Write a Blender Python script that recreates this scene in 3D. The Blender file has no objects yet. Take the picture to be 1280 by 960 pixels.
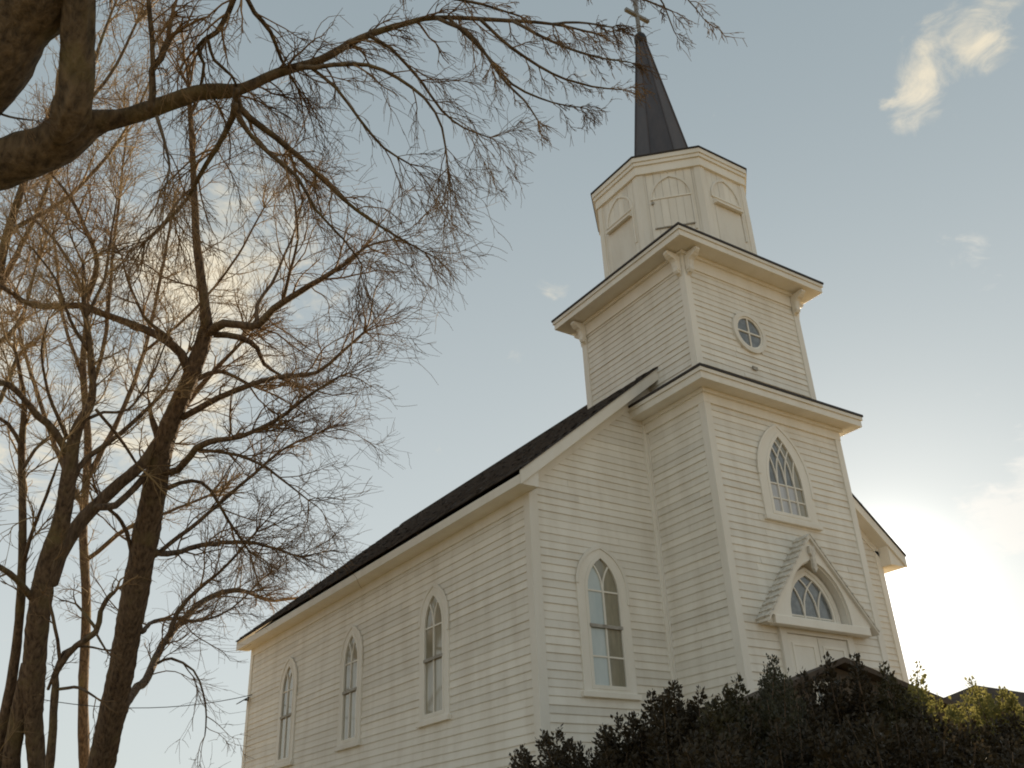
import bpy, math, random
import numpy as np
from mathutils import Vector, Matrix

rng = np.random.default_rng(7)
random.seed(7)
SC = bpy.context.scene
COL = SC.collection

# ------------------------------------------------------------------ camera
CAM = np.array((-12.606, -11.612, 1.0))
RGT = np.array((0.83416637, -0.550023, -0.04051141))
UPV = np.array((-0.22429485, -0.4054368, 0.88617878))
FWD = np.array((0.50384352, 0.73013403, 0.46156907))
cam_data = bpy.data.cameras.new("camera")
cam_data.sensor_width = 36.0
cam_data.lens = 36.0 * 1173.4 / 1280.0
cam_data.clip_start = 0.05
cam_data.clip_end = 9000.0
cam = bpy.data.objects.new("camera", cam_data)
COL.objects.link(cam)
cam.matrix_world = Matrix((
    (RGT[0], UPV[0], -FWD[0], CAM[0]),
    (RGT[1], UPV[1], -FWD[1], CAM[1]),
    (RGT[2], UPV[2], -FWD[2], CAM[2]),
    (0, 0, 0, 1)))
SC.camera = cam


def ray(px, py):
    return FWD + RGT * ((px - 640) / 1173.4) - UPV * ((py - 480) / 1173.4)


def at(px, py, depth):
    return CAM + ray(px, py) * depth


# ------------------------------------------------------------------ light
SUN_EL = math.radians(12.5)
SUN_AZ = math.radians(55.9)          # from +Y towards +X
SUN_DIR = Vector((math.sin(SUN_AZ) * math.cos(SUN_EL), math.cos(SUN_AZ) * math.cos(SUN_EL), math.sin(SUN_EL)))
sun_data = bpy.data.lights.new("sun", 'SUN')
sun_data.energy = 5.0
sun_data.angle = math.radians(0.5)
sun_data.color = (1.0, 0.83, 0.59)
sun = bpy.data.objects.new("sun", sun_data)
COL.objects.link(sun)
sun.rotation_euler = SUN_DIR.to_track_quat('Z', 'Y').to_euler()
sun.location = (30, 20, 40)

SC.cycles.filter_width = 1.9              # the photograph is a soft video frame
SC.view_settings.view_transform = 'Standard'
SC.view_settings.look = 'None'
SC.view_settings.gamma = 1.0
SC.view_settings.exposure = 0.70

world = bpy.data.worlds.new("World")
SC.world = world
world.use_nodes = True
wt = world.node_tree
wt.nodes.clear()


def wn(kind, **kw):
    n = wt.nodes.new(kind)
    for k, v in kw.items():
        setattr(n, k, v)
    return n


def wmath(op, a, b=None, c=None, clamp=False):
    n = wt.nodes.new('ShaderNodeMath')
    n.operation = op
    n.use_clamp = clamp
    for i, v in enumerate((a, b, c)):
        if v is None:
            continue
        if isinstance(v, (int, float)):
            n.inputs[i].default_value = v
        else:
            wt.links.new(v, n.inputs[i])
    return n.outputs[0]


def wmix(fac, a, b):
    n = wt.nodes.new('ShaderNodeMix')
    n.data_type = 'RGBA'
    for s, v in ((n.inputs[0], fac), (n.inputs[6], a), (n.inputs[7], b)):
        if isinstance(v, (int, float)):
            s.default_value = v
        elif isinstance(v, tuple):
            s.default_value = (*v, 1)
        else:
            wt.links.new(v, s)
    return n.outputs[2]


def wsmooth(x, lo, hi):
    n = wt.nodes.new('ShaderNodeMapRange')
    n.interpolation_type = 'SMOOTHSTEP'
    wt.links.new(x, n.inputs[0])
    n.inputs[1].default_value = lo
    n.inputs[2].default_value = hi
    return n.outputs[0]


SKY_STRENGTH = 0.10
sky = wn('ShaderNodeTexSky', sky_type='NISHITA', sun_disc=False, sun_elevation=SUN_EL, sun_rotation=SUN_AZ,
         altitude=200, air_density=1.0, dust_density=0.7, ozone_density=1.2)
hsv = wn('ShaderNodeHueSaturation')
hsv.inputs['Saturation'].default_value = 0.65
wt.links.new(sky.outputs[0], hsv.inputs['Color'])
geo = wn('ShaderNodeNewGeometry')
neg = wn('ShaderNodeVectorMath', operation='SCALE')
neg.inputs['Scale'].default_value = -1.0
wt.links.new(geo.outputs['Incoming'], neg.inputs[0])
DIRV = neg.outputs[0]


def wdot(v):
    n = wn('ShaderNodeVectorMath', operation='DOT_PRODUCT')
    wt.links.new(DIRV, n.inputs[0])
    n.inputs[1].default_value = tuple(v)
    return n.outputs['Value']


sep = wn('ShaderNodeSeparateXYZ')
wt.links.new(DIRV, sep.inputs[0])
zc = wmath('MAXIMUM', sep.outputs[2], 0.03)
# cloud layer coordinates: where the view direction meets a level sheet
flat = wn('ShaderNodeVectorMath', operation='SCALE')
wt.links.new(DIRV, flat.inputs[0])
wt.links.new(wmath('DIVIDE', 1.0, wmath('ADD', zc, 0.12)), flat.inputs['Scale'])
noise = wn('ShaderNodeTexNoise')
noise.inputs['Scale'].default_value = 4.2
noise.inputs['Detail'].default_value = 9.0
noise.inputs['Roughness'].default_value = 0.58
noise.inputs['Distortion'].default_value = 0.35
wt.links.new(flat.outputs[0], noise.inputs['Vector'])
noise2 = wn('ShaderNodeTexNoise')
noise2.inputs['Scale'].default_value = 15.0
noise2.inputs['Detail'].default_value = 7.0
noise2.inputs['Roughness'].default_value = 0.62
noise2.inputs['Distortion'].default_value = 0.8
wt.links.new(flat.outputs[0], noise2.inputs['Vector'])
nz = wmath('ADD', wmath('MULTIPLY', noise.outputs['Fac'], .55), wmath('MULTIPLY', noise2.outputs['Fac'], .45))
nz = wmath('ADD', wmath('MULTIPLY', nz, 1.9), -.45)


def blob(px, py, r_in, r_out, gain):
    """how much cloudier the sky is around one direction (angles in degrees)"""
    d = ray(px, py)
    d = d / np.linalg.norm(d)
    s = wsmooth(wdot(d), math.cos(math.radians(r_out)), math.cos(math.radians(r_in)))
    return wmath('MULTIPLY', s, gain)


cover = wmath('ADD', 0.0, -0.16)
for b in ((340, 340, 1, 9, 0.30), (120, 470, 2, 12, 0.34), (1135, 130, 0.1, 2.4, 0.20), (1180, 108, 0.2, 4.2, 0.20), (1228, 88, .2, 2.4, 0.14), (1200, 50, .1, 2.6, 0.11), (1262, 12, 0.2, 3.6, 0.235),
          (690, 357, 0.0, 1.5, 0.245), (1258, 640, 0.3, 3.6, 0.355), (1300, 655, .5, 4.0, 0.255), (1290, 565, .2, 2.0, 0.295)):
    cover = wmath('ADD', cover, blob(*b))
cl = wsmooth(wmath('ADD', nz, cover), 0.54, 0.98)
sun_cos = wdot(SUN_DIR)
near_sun = wsmooth(sun_cos, 0.86, 1.0)
# thin high veil of cloud over the clear sky, paler towards the horizon all round
veil = wmix(wsmooth(sep.outputs[2], 0.10, 0.85), (3.85, 4.15, 4.12), (1.95, 2.36, 2.55))
SKYC = wmix(0.90, hsv.outputs[0], veil)
cloud_col = wmix(near_sun, (5.9, 5.2, 3.9), (5.6, 5.45, 5.1))
sky_clouds = wmix(wmath('MULTIPLY', cl, 0.85), SKYC, cloud_col)
# glow of the low sun through thin cloud, added into the sky colour
sc_ = wmath('MAXIMUM', sun_cos, 0.0)
ring = wmath('ADD', wmath('MULTIPLY', wmath('POWER', sc_, 650.0), 14.0), wmath('MULTIPLY', wmath('POWER', sc_, 70.0), 1.0))
glow = wn('ShaderNodeMix', data_type='RGBA', blend_type='ADD')
glow.inputs[0].default_value = 1.0
gs = wn('ShaderNodeVectorMath', operation='SCALE')
gs.inputs[0].default_value = (1.0, .95, .86)
wt.links.new(ring, gs.inputs['Scale'])
wt.links.new(sky_clouds, glow.inputs[6])
wt.links.new(gs.outputs[0], glow.inputs[7])
bg = wn('ShaderNodeBackground')
bg.inputs['Strength'].default_value = SKY_STRENGTH
wt.links.new(glow.outputs[2], bg.inputs['Color'])
wout = wn('ShaderNodeOutputWorld')
wt.links.new(bg.outputs[0], wout.inputs['Surface'])


# ------------------------------------------------------------------ materials
def mat(name):
    m = bpy.data.materials.new(name)
    m.use_nodes = True
    nt = m.node_tree
    return m, nt, nt.nodes['Principled BSDF']


def nnode(nt, kind, **kw):
    n = nt.nodes.new(kind)
    for k, v in kw.items():
        setattr(n, k, v)
    return n


def noise_mix(nt, c0, c1, scale=(1, 1, 1), nscale=4.0, detail=6.0, lo=.35, hi=.7, rough=.6):
    """colour varying between c0 and c1 with world-space noise"""
    g = nnode(nt, 'ShaderNodeNewGeometry')
    mp = nnode(nt, 'ShaderNodeMapping')
    mp.inputs['Scale'].default_value = scale
    nt.links.new(g.outputs['Position'], mp.inputs['Vector'])
    n = nnode(nt, 'ShaderNodeTexNoise')
    n.inputs['Scale'].default_value = nscale
    n.inputs['Detail'].default_value = detail
    n.inputs['Roughness'].default_value = rough
    nt.links.new(mp.outputs[0], n.inputs['Vector'])
    r = nnode(nt, 'ShaderNodeMapRange')
    r.inputs[1].default_value = lo
    r.inputs[2].default_value = hi
    nt.links.new(n.outputs['Fac'], r.inputs[0])
    mx = nnode(nt, 'ShaderNodeMix', data_type='RGBA')
    nt.links.new(r.outputs[0], mx.inputs[0])
    mx.inputs[6].default_value = (*c0, 1)
    mx.inputs[7].default_value = (*c1, 1)
    return mx.outputs[2], n.outputs['Fac']


def bump(nt, b, height, strength, dist=.02):
    bp = nnode(nt, 'ShaderNodeBump')
    bp.inputs['Strength'].default_value = strength
    bp.inputs['Distance'].default_value = dist
    nt.links.new(height, bp.inputs['Height'])
    nt.links.new(bp.outputs[0], b.inputs['Normal'])


def simple(name, c0, c1, rough=.7, spec=.3, bstr=0.0, bdist=.02, **kw):
    m, nt, b = mat(name)
    col, h = noise_mix(nt, c0, c1, **kw)
    nt.links.new(col, b.inputs['Base Color'])
    b.inputs['Roughness'].default_value = rough
    b.inputs['Specular IOR Level'].default_value = spec
    if bstr:
        bump(nt, b, h, bstr, bdist)
    return m


def paint(name, base, worn):
    """old white paint: per-board tone, streaks and specks of wear"""
    m, nt, b = mat(name)
    c1, h = noise_mix(nt, base, worn, scale=(1, 1, .25), nscale=2.2, detail=8, lo=.42, hi=.85)
    oi = nnode(nt, 'ShaderNodeObjectInfo')
    v = nnode(nt, 'ShaderNodeMapRange')
    v.inputs[3].default_value = .91
    v.inputs[4].default_value = 1.04
    nt.links.new(oi.outputs['Random'], v.inputs[0])
    c2, h2 = noise_mix(nt, (1, 1, 1), (.55, .50, .42), scale=(1, 1, 1), nscale=23, detail=4, lo=.66, hi=.80)
    mx = nnode(nt, 'ShaderNodeMix', data_type='RGBA', blend_type='MULTIPLY')
    mx.inputs[0].default_value = .5
    nt.links.new(c1, mx.inputs[6])
    nt.links.new(c2, mx.inputs[7])
    sc = nnode(nt, 'ShaderNodeVectorMath', operation='SCALE')
    nt.links.new(mx.outputs[2], sc.inputs[0])
    nt.links.new(v.outputs[0], sc.inputs['Scale'])
    nt.links.new(sc.outputs[0], b.inputs['Base Color'])
    b.inputs['Roughness'].default_value = .55
    b.inputs['Specular IOR Level'].default_value = .35
    bump(nt, b, h2, .15, .01)
    return m


M = {}
M['paint'] = paint('white_clapboard_paint', (.84, .80, .715), (.66, .60, .50))
M['trim'] = paint('white_trim_paint', (.84, .80, .72), (.73, .68, .58))
M['sheath'] = simple('wall_sheathing_paint', (.72, .68, .60), (.62, .57, .48), rough=.8)
M['shingle'] = simple('roof_shingles', (.075, .058, .045), (.035, .028, .024), rough=.85, nscale=9, bstr=.4)
M['woodshingle'] = simple('hood_shingles', (.76, .72, .64), (.52, .48, .41), rough=.8, nscale=12, bstr=.3)
M['edge'] = simple('dark_drip_edge', (.045, .035, .028), (.03, .024, .02), rough=.6)
M['spire'] = simple('spire_metal', (.075, .062, .06), (.045, .04, .042), rough=.42, spec=.5, scale=(1, 1, .2), nscale=5)
_nt = M['spire'].node_tree
_b = _nt.nodes['Principled BSDF']
_src = _b.inputs['Base Color'].links[0].from_socket
_oi = _nt.nodes.new('ShaderNodeObjectInfo')
_mx = _nt.nodes.new('ShaderNodeMix')
_mx.data_type = 'RGBA'
_mx.blend_type = 'MULTIPLY'
_mx.inputs[0].default_value = 1.0
_rp = _nt.nodes.new('ShaderNodeMix')          # sheets weathered from slate grey to brown
_rp.data_type = 'RGBA'
_rp.inputs[6].default_value = (1.0, .80, .66, 1)
_rp.inputs[7].default_value = (.86, .95, 1.12, 1)
_nt.links.new(_oi.outputs['Random'], _rp.inputs[0])
_nt.links.new(_src, _mx.inputs[6])
_nt.links.new(_rp.outputs[2], _mx.inputs[7])
_nt.links.new(_mx.outputs[2], _b.inputs['Base Color'])
M['cap'] = simple('spire_cap_metal', (.02, .022, .024), (.012, .012, .013), rough=.5)
M['crosswood'] = simple('weathered_cross_paint', (.42, .40, .36), (.25, .22, .18), rough=.7, nscale=8)
M['crossmetal'] = simple('grey_cross_paint', (.26, .26, .25), (.15, .15, .15), rough=.6, nscale=8)
M['stone'] = simple('foundation_stone', (.28, .26, .23), (.18, .17, .15), rough=.9, nscale=5, bstr=.4)
M['brownwall'] = simple('brown_shed_boards', (.13, .10, .075), (.09, .07, .05), rough=.8, nscale=6)
M['brownroof'] = simple('brown_shed_roof', (.10, .075, .055), (.055, .042, .034), rough=.85, nscale=8, bstr=.3)
M['lamp'] = simple('dark_lamp_metal', (.03, .03, .03), (.02, .02, .02), rough=.5)
M['wire'] = simple('wire_rubber', (.05, .05, .05), (.03, .03, .03), rough=.6)


def glass(name, c0, c1, scale, nscale):
    m, nt, b = mat(name)
    col, h = noise_mix(nt, c0, c1, scale=scale, nscale=nscale, detail=4, lo=.35, hi=.65)
    nt.links.new(col, b.inputs['Base Color'])
    b.inputs['Roughness'].default_value = .06
    b.inputs['Specular IOR Level'].default_value = .5
    b.inputs['Coat Weight'].default_value = .6
    b.inputs['Coat Roughness'].default_value = .03
    bump(nt, b, h, .05, .01)
    return m


M['glass_pale'] = glass('pale_blue_glass', (.40, .47, .47), (.52, .57, .55), (1, 1, .3), 3)  # opaque pane, pale blue-grey base colour
M['glass_dark'] = glass('brown_glass', (.22, .20, .14), (.32, .29, .21), (2, 2, .4), 3)  # opaque pane, brown base colour
M['glass_tan'] = glass('glass_over_tan_curtain', (.30, .27, .20), (.42, .385, .29), (1, 5, .4), 2)
M['glass_grey'] = glass('grey_window_glass', (.10, .11, .11), (.19, .20, .20), (2, 2, 2), 3)
M['glass_lace'] = glass('glass_over_lace_curtain', (.38, .38, .38), (.52, .52, .53), (4, 4, .4), 3)


def barkmat(name, c0, c1, moss):
    m, nt, b = mat(name)
    col, h = noise_mix(nt, c0, c1, scale=(1, 1, .22), nscale=16, detail=8, lo=.35, hi=.65)
    col2, h2 = noise_mix(nt, (0, 0, 0), (1, 1, 1), nscale=1.6, detail=6, lo=.52, hi=.75)
    mx = nnode(nt, 'ShaderNodeMix', data_type='RGBA')
    nt.links.new(col2, mx.inputs[0])
    nt.links.new(col, mx.inputs[6])
    mx.inputs[7].default_value = (*moss, 1)
    nt.links.new(mx.outputs[2], b.inputs['Base Color'])
    b.inputs['Roughness'].default_value = .9
    b.inputs['Specular IOR Level'].default_value = .2
    bump(nt, b, h, 1.0, .05)
    return m


M['bark'] = barkmat('furrowed_bark', (.065, .046, .030), (.21, .150, .092), (.21, .165, .07))
M['bark2'] = barkmat('ridged_bark', (.065, .044, .030), (.21, .145, .094), (.20, .155, .075))
M['twig'] = simple('twig_bark', (.15, .092, .048), (.31, .195, .095), rough=.8, nscale=1.2, lo=.4, hi=.6)  # brown warmed to paint in sun glow on the thin twigs
M['sunlit_twig'] = simple('sunlit_tan_twig_bark', (.25, .17, .09), (.37, .26, .135), rough=.8, nscale=1.2, lo=.4, hi=.6)  # tan lifted towards gold, sunlight put into the twig colour


def leafmat(name, c0, c1, trans):
    m, nt, b = mat(name)
    col, h = noise_mix(nt, c0, c1, nscale=14, detail=3, lo=.4, hi=.6)
    nt.links.new(col, b.inputs['Base Color'])
    b.inputs['Roughness'].default_value = .5
    b.inputs['Specular IOR Level'].default_value = .3
    tr = nnode(nt, 'ShaderNodeBsdfTranslucent')
    nt.links.new(col, tr.inputs['Color'])
    ms = nnode(nt, 'ShaderNodeMixShader')
    ms.inputs[0].default_value = trans
    out = nt.nodes['Material Output']
    nt.links.new(b.outputs[0], ms.inputs[1])
    nt.links.new(tr.outputs[0], ms.inputs[2])
    nt.links.new(ms.outputs[0], out.inputs['Surface'])
    return m


M['leaf_dark'] = leafmat('dark_evergreen_leaf', (.034, .025, .013), (.060, .043, .021), .25)
M['leaf_green'] = leafmat('mid_green_leaf', (.045, .038, .017), (.080, .066, .028), .3)
M['leaf_juniper'] = leafmat('juniper_leaf', (.040, .038, .020), (.066, .060, .029), .2)
M['leaf_yellow'] = leafmat('yellow_green_leaf', (.16, .15, .045), (.26, .23, .07), .45)


# ------------------------------------------------------------------ mesh helpers
def np_mesh(name, V, loops, starts, totals):
    me = bpy.data.meshes.new(name)
    me.vertices.add(len(V))
    me.vertices.foreach_set('co', np.asarray(V, dtype=np.float32).ravel())
    me.loops.add(len(loops))
    me.loops.foreach_set('vertex_index', np.asarray(loops, dtype=np.int32))
    me.polygons.add(len(starts))
    me.polygons.foreach_set('loop_start', np.asarray(starts, dtype=np.int32))
    me.polygons.foreach_set('loop_total', np.asarray(totals, dtype=np.int32))
    me.update(calc_edges=True)
    me.validate()
    return me


class MB:
    """collects faces for ONE mesh object"""

    def __init__(self):
        self.v = []
        self.f = []

    def add(self, vs, fs):
        k = len(self.v)
        self.v += [tuple(map(float, p)) for p in vs]
        self.f += [tuple(i + k for i in f) for f in fs]
        return self

    def prism(self, a, b):
        """closed solid between two equal polygons a and b"""
        n = len(a)
        return self.add(list(a) + list(b),
                        [tuple(range(n - 1, -1, -1)), tuple(range(n, 2 * n))] +
                        [(i, (i + 1) % n, n + (i + 1) % n, n + i) for i in range(n)])

    def box(self, x0, x1, y0, y1, z0, z1):
        return self.prism([(x0, y0, z0), (x1, y0, z0), (x1, y1, z0), (x0, y1, z0)],
                          [(x0, y0, z1), (x1, y0, z1), (x1, y1, z1), (x0, y1, z1)])

    def build(self, name, m, parent=None, bevel=0.0, smooth=False):
        me = bpy.data.meshes.new(name)
        me.from_pydata(self.v, [], self.f)
        import bmesh
        bm = bmesh.new()
        bm.from_mesh(me)
        bmesh.ops.recalc_face_normals(bm, faces=bm.faces)
        bm.to_mesh(me)
        bm.free()
        me.materials.append(m)
        if smooth:
            me.polygons.foreach_set('use_smooth', [True] * len(me.polygons))
        return link(name, me, parent, bevel)


def link(name, me, parent=None, bevel=0.0):
    o = bpy.data.objects.new(name, me)
    COL.objects.link(o)
    if parent is not None:
        o.parent = parent
        o.matrix_parent_inverse = Matrix.Translation(-wloc(parent))
    if bevel:
        b = o.modifiers.new('bevel', 'BEVEL')
        b.width = bevel
        b.segments = 2
        b.limit_method = 'ANGLE'
    return o


def wloc(o):
    # meshes carry world coordinates; only empties stand somewhere else
    return o.location.copy() if o.type == 'EMPTY' else Vector((0, 0, 0))


def thing(name, label, cat, loc=(0, 0, 0), group=None):
    o = bpy.data.objects.new(name, None)
    COL.objects.link(o)
    o.location = loc
    o['label'] = label
    o['category'] = cat
    if group:
        o['group'] = group
    return o


class Wall:
    """a vertical plane: (s, z, d) -> world, s to the right seen from outside, d outwards"""

    def __init__(self, ox, oy, ux, uy):
        self.o = np.array((ox, oy, 0.))
        self.u = np.array((ux, uy, 0.))
        self.n = np.array((uy, -ux, 0.))

    def p(self, s, z, d):
        return self.o + self.u * s + self.n * d + np.array((0, 0, z))

    def poly(self, pts, d):
        return [self.p(s, z, d) for s, z in pts]

    def slab(self, mb, pts, d0, d1):
        return mb.prism(self.poly(pts, d0), self.poly(pts, d1))

    def rect(self, mb, s0, s1, z0, z1, d0, d1):
        return self.slab(mb, [(s0, z0), (s1, z0), (s1, z1), (s0, z1)], d0, d1)

    def ring(self, mb, outer, inner, d0, d1):
        """frame between two outlines with equal point counts"""
        n = len(outer)
        vs = self.poly(outer, d0) + self.poly(outer, d1) + self.poly(inner, d1) + self.poly(inner, d0)
        fs = []
        for i in range(n):
            j = (i + 1) % n
            for k in range(4):
                a, b = k * n, ((k + 1) % 4) * n
                fs.append((a + i, a + j, b + j, b + i))
        return mb.add(vs, fs)

    def bar(self, mb, pts, w, d0, d1):
        """bar of width w along a polyline in the wall plane"""
        P = np.array(pts, float)
        T = np.gradient(P, axis=0)
        T /= np.linalg.norm(T, axis=1)[:, None]
        N = np.stack((-T[:, 1], T[:, 0]), 1) * w / 2
        A, B = P + N, P - N
        n = len(P)
        vs = self.poly(A, d0) + self.poly(A, d1) + self.poly(B, d1) + self.poly(B, d0)
        fs = []
        for i in range(n - 1):
            for k in range(4):
                a, b = k * n, ((k + 1) % 4) * n
                fs.append((a + i, a + i + 1, b + i + 1, b + i))
        fs += [(0, n, 2 * n, 3 * n), (n - 1, 2 * n - 1, 3 * n - 1, 4 * n - 1)]
        return mb.add(vs, fs)


def arch_outline(c, w, zb, zs, h, n=9):
    """pointed-arch outline, counter-clockwise from bottom left"""
    R = (h * h + w * w) / (2 * w)
    pts = [(c - w, zb), (c + w, zb)]
    ts = np.linspace(0, h, n)
    xs = w - R + np.sqrt(np.maximum(R * R - ts * ts, 0))
    pts += [(c + x, zs + t) for x, t in zip(xs, ts)]
    pts += [(c - x, zs + t) for x, t in zip(xs[::-1][1:], ts[::-1][1:])]
    return pts


# ------------------------------------------------------------------ the church
T, P, A, L = 4.0, 1.758, 3.1, 14.7
GZ = 1.3                      # ground level by the church
EXPO = .144                   # board exposure
I2 = .22                      # setback of the upper tower stage
ZC1, ZC2, ZOCT = 9.6, 13.13, 16.26
RIDGE, SLOPE = 12.1, .825
church = thing('church', 'white clapboard church with square stepped tower, dark spire and cross', 'church', (2, 0, GZ))


def roof_z(x):
    return RIDGE - SLOPE * abs(x - 2)


N_BOARDS = [0]
board_cache = {}


def siding(wall, parent, s_fn, z0, z1, openings=(), single=True, z_single=(0, 99), min_len=.3, lip=.023):
    """clapboards: s_fn(z) -> (s0, s1); openings: list of (centre, halfwidth(z))"""
    k = 0
    stuff = MB()
    z = z0
    while z < z1 - .03:
        zt = min(z + EXPO, z1)
        zm = (z + zt) / 2
        a0, a1 = s_fn(z)
        b0, b1 = s_fn(zt)
        if a1 - a0 < .12:
            break
        cuts = []
        for c, hw in openings:
            h = hw(zm)
            if h > 0:
                cuts.append((c - h, c + h))
        cuts.sort()
        segs = []
        left = None
        edge = (a0, b0)
        for c0, c1 in cuts:
            if c0 > edge[0] + .02:
                segs.append((edge, (c0, c0)))
            edge = (c1, c1)
        if edge[0] < a1 - .02:
            segs.append((edge, (a1, b1)))
        cutup = []
        for (p0, q0), (p1, q1) in segs:          # butt joints where two lengths of board meet
            m_ = p0 + (p1 - p0) * rng.uniform(.2, .8)
            if p1 - p0 > 3.2 or (p1 - p0 > 1.2 and rng.random() < .16):
                cutup += [((p0, q0), (m_ - .002, m_ - .002)), ((m_ + .002, m_ + .002), (p1, q1))]
            else:
                cutup.append(((p0, q0), (p1, q1)))
        for (p0, q0), (p1, q1) in cutup:
            j = rng.uniform(-.004, .004)
            jj = rng.uniform(-.003, .003)
            t0 = lip + rng.uniform(-.005, .008)
            # wedge: thick butt at the bottom edge, thin at the top; butt ends overlap the course below
            prof = [(0, z - .004 + j, z - .004 + jj), (t0, z - .006 + j, z - .006 + jj), (t0 - .001, z + .012 + j, z + .012 + jj),
                    (.006, zt + .006, zt + .006), (0, zt + .006, zt + .006)]
            lo = [wall.p(p0 + (q0 - p0) * (i > 2), za, d) for i, (d, za, zb) in enumerate(prof)]
            hi = [wall.p(p1 + (q1 - p1) * (i > 2), zb, d) for i, (d, za, zb) in enumerate(prof)]
            if single and z_single[0] <= z <= z_single[1] and N_BOARDS[0] < 300 and p1 - p0 > min_len:
                MB().prism(lo, hi).build('board', M['paint'], parent)
                N_BOARDS[0] += 1
            else:
                stuff.prism(lo, hi)
        z += EXPO
    if stuff.v:
        o = stuff.build('siding', M['paint'], parent)
        o['kind'] = 'stuff'


def arch_cut(w, zb, zs, h, margin=-.04):
    w2, h2 = w + margin, h + margin
    R = (h2 * h2 + w2 * w2) / (2 * w2)

    def f(z):
        if z < zb or z > zs + h2:
            return 0
        if z < zs:
            return w2
        return max(w2 - R + math.sqrt(max(R * R - (z - zs) ** 2, 0)), 0)
    return f


def gothic_window(wall, parent, c, wo, zb, zs_o, h_o, wg, zg, zs, h, lights, rows, rail, pane_mat, name='window', proud=.05, hood_mould=True):
    """casing (outer), sash ring, panes, glazing bars, meeting rail, sill"""
    win = MB()
    outer = arch_outline(c, wo, zb, zs_o, h_o)
    inner = arch_outline(c, wg + .05, zg - .05, zs, h + .07)
    wall.ring(win, outer, inner, 0, proud)
    w_obj = win.build(name, M['trim'], parent, bevel=.008)
    if hood_mould:
        hm = MB()
        R = arch_outline(c, wo + .02, zs_o - .3, zs_o, h_o + .03)[1:]
        R2 = arch_outline(c, wo - .05, zs_o - .3, zs_o, h_o - .05)[1:]
        pa = [R[0]] + R[1:]
        mid = [((a[0] + b[0]) / 2, (a[1] + b[1]) / 2) for a, b in zip(R, R2)]
        wall.bar(hm, mid[:], .07, proud - .01, proud + .018)
        hm.build('arch_moulding', M['trim'], w_obj, bevel=.006)
    sash = MB()
    wall.ring(sash, arch_outline(c, wg + .055, zg - .055, zs, h + .075), arch_outline(c, wg - .01, zg + .01, zs, h - .015), .012, .058)
    sash.build('sash', M['trim'], w_obj)
    sill = MB()
    wall.rect(sill, c - wo - .05, c + wo + .05, zb - .075, zb + .02, -.005, proud + .05)
    sill.build('sill', M['trim'], w_obj, bevel=.006)
    # glazing: lattice coordinates of the intersecting arcs
    R = (h * h + wg * wg) / (2 * wg)

    def tz(g):
        g = min(max(g, 0), R)
        return math.sqrt(max(R * R - (R - g) ** 2, 0))

    def lat(al, be):
        return (c + (al + be) / 2, zs + tz((al - be) / 2))
    xs = np.linspace(-wg, wg, lights + 1)
    DP = .022
    for i in range(lights):
        for jj in range(lights):
            a0, a1, b0, b1 = xs[i], xs[i + 1], xs[jj], xs[jj + 1]
            if i < jj:
                continue
            q = []
            if i == jj:
                q = [lat(b0 + (a1 - b0) * 0, b0)] + [lat(al, b0) for al in np.linspace(b0, a1, 6)[1:]] + [lat(a1, be) for be in np.linspace(b0, a1, 6)[1:]]
            else:
                q = [lat(a0, be) for be in np.linspace(b0, b1, 5)[::-1]] + [lat(al, b0) for al in np.linspace(a0, a1, 5)[1:]] + \
                    [lat(a1, be) for be in np.linspace(b0, b1, 5)[1:]] + [lat(al, b1) for al in np.linspace(a1, a0, 5)[1:-1]]
            mb = MB()
            wall.slab(mb, q, .004, DP)
            mb.build('pane', pane_mat(i, 99), w_obj)
    zr = [zs] + list(rows) + [zg]
    for r in range(len(zr) - 1):
        for i in range(lights):
            mb = MB()
            wall.rect(mb, c + xs[i], c + xs[i + 1], zr[r + 1], zr[r], .004, DP + rng.uniform(-.002, .002))
            mb.build('pane', pane_mat(i, r), w_obj)
    bars = MB()
    BW = .034
    for x in xs[1:-1]:
        wall.bar(bars, [(c + x, zg), (c + x, (zg + zs) / 2), (c + x, zs)], BW, DP - .002, .05)
        # two arcs springing from every mullion
        ga = [lat(x, be) for be in np.linspace(x, -wg, 9)]
        gb = [lat(al, x) for al in np.linspace(x, wg, 9)]
        wall.bar(bars, ga, BW * .9, DP - .001, .047)
        wall.bar(bars, gb, BW * .9, DP, .044)
    for z in [zs] + list(rows):
        if z != rail:
            wall.bar(bars, [(c - wg, z), (c, z), (c + wg, z)], BW * .9, DP - .003, .041)
    bars.build('muntin', M['trim'], w_obj)
    if rail is not None:
        rb = MB()
        wall.rect(rb, c - wg - .01, c + wg + .01, rail - .03, rail + .03, DP, .075)
        rb.build('meeting_rail', M['crosswood'], w_obj)
    return w_obj


W_FRONT = Wall(0, P, 1, 0)                 # nave front, s = x
W_LEFT = Wall(-A, 0, 0, -1)                # nave left side, s = -y
W_RIGHT = Wall(T + A, 0, 0, 1)
W_BACK = Wall(0, P + L, -1, 0)
TW_F = Wall(0, 0, 1, 0)
TW_L = Wall(0, 0, 0, -1)
TW_R = Wall(T, 0, 0, 1)
U_F = Wall(0, I2, 1, 0)
U_L = Wall(I2, 0, 0, -1)
U_R = Wall(T - I2, 0, 0, 1)
U_B = Wall(0, T - I2, -1, 0)

# foundation
fm = MB()
fm.box(-A + .06, T + A - .06, P + .06, P + L - .06, GZ - .5, 2.2)
fm.box(.06, T - .06, .06, P + .06, GZ - .5, 2.195)
fm.build('foundation', M['stone'], church)

Z0 = 2.2
EAVE_W = 7.45
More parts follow.
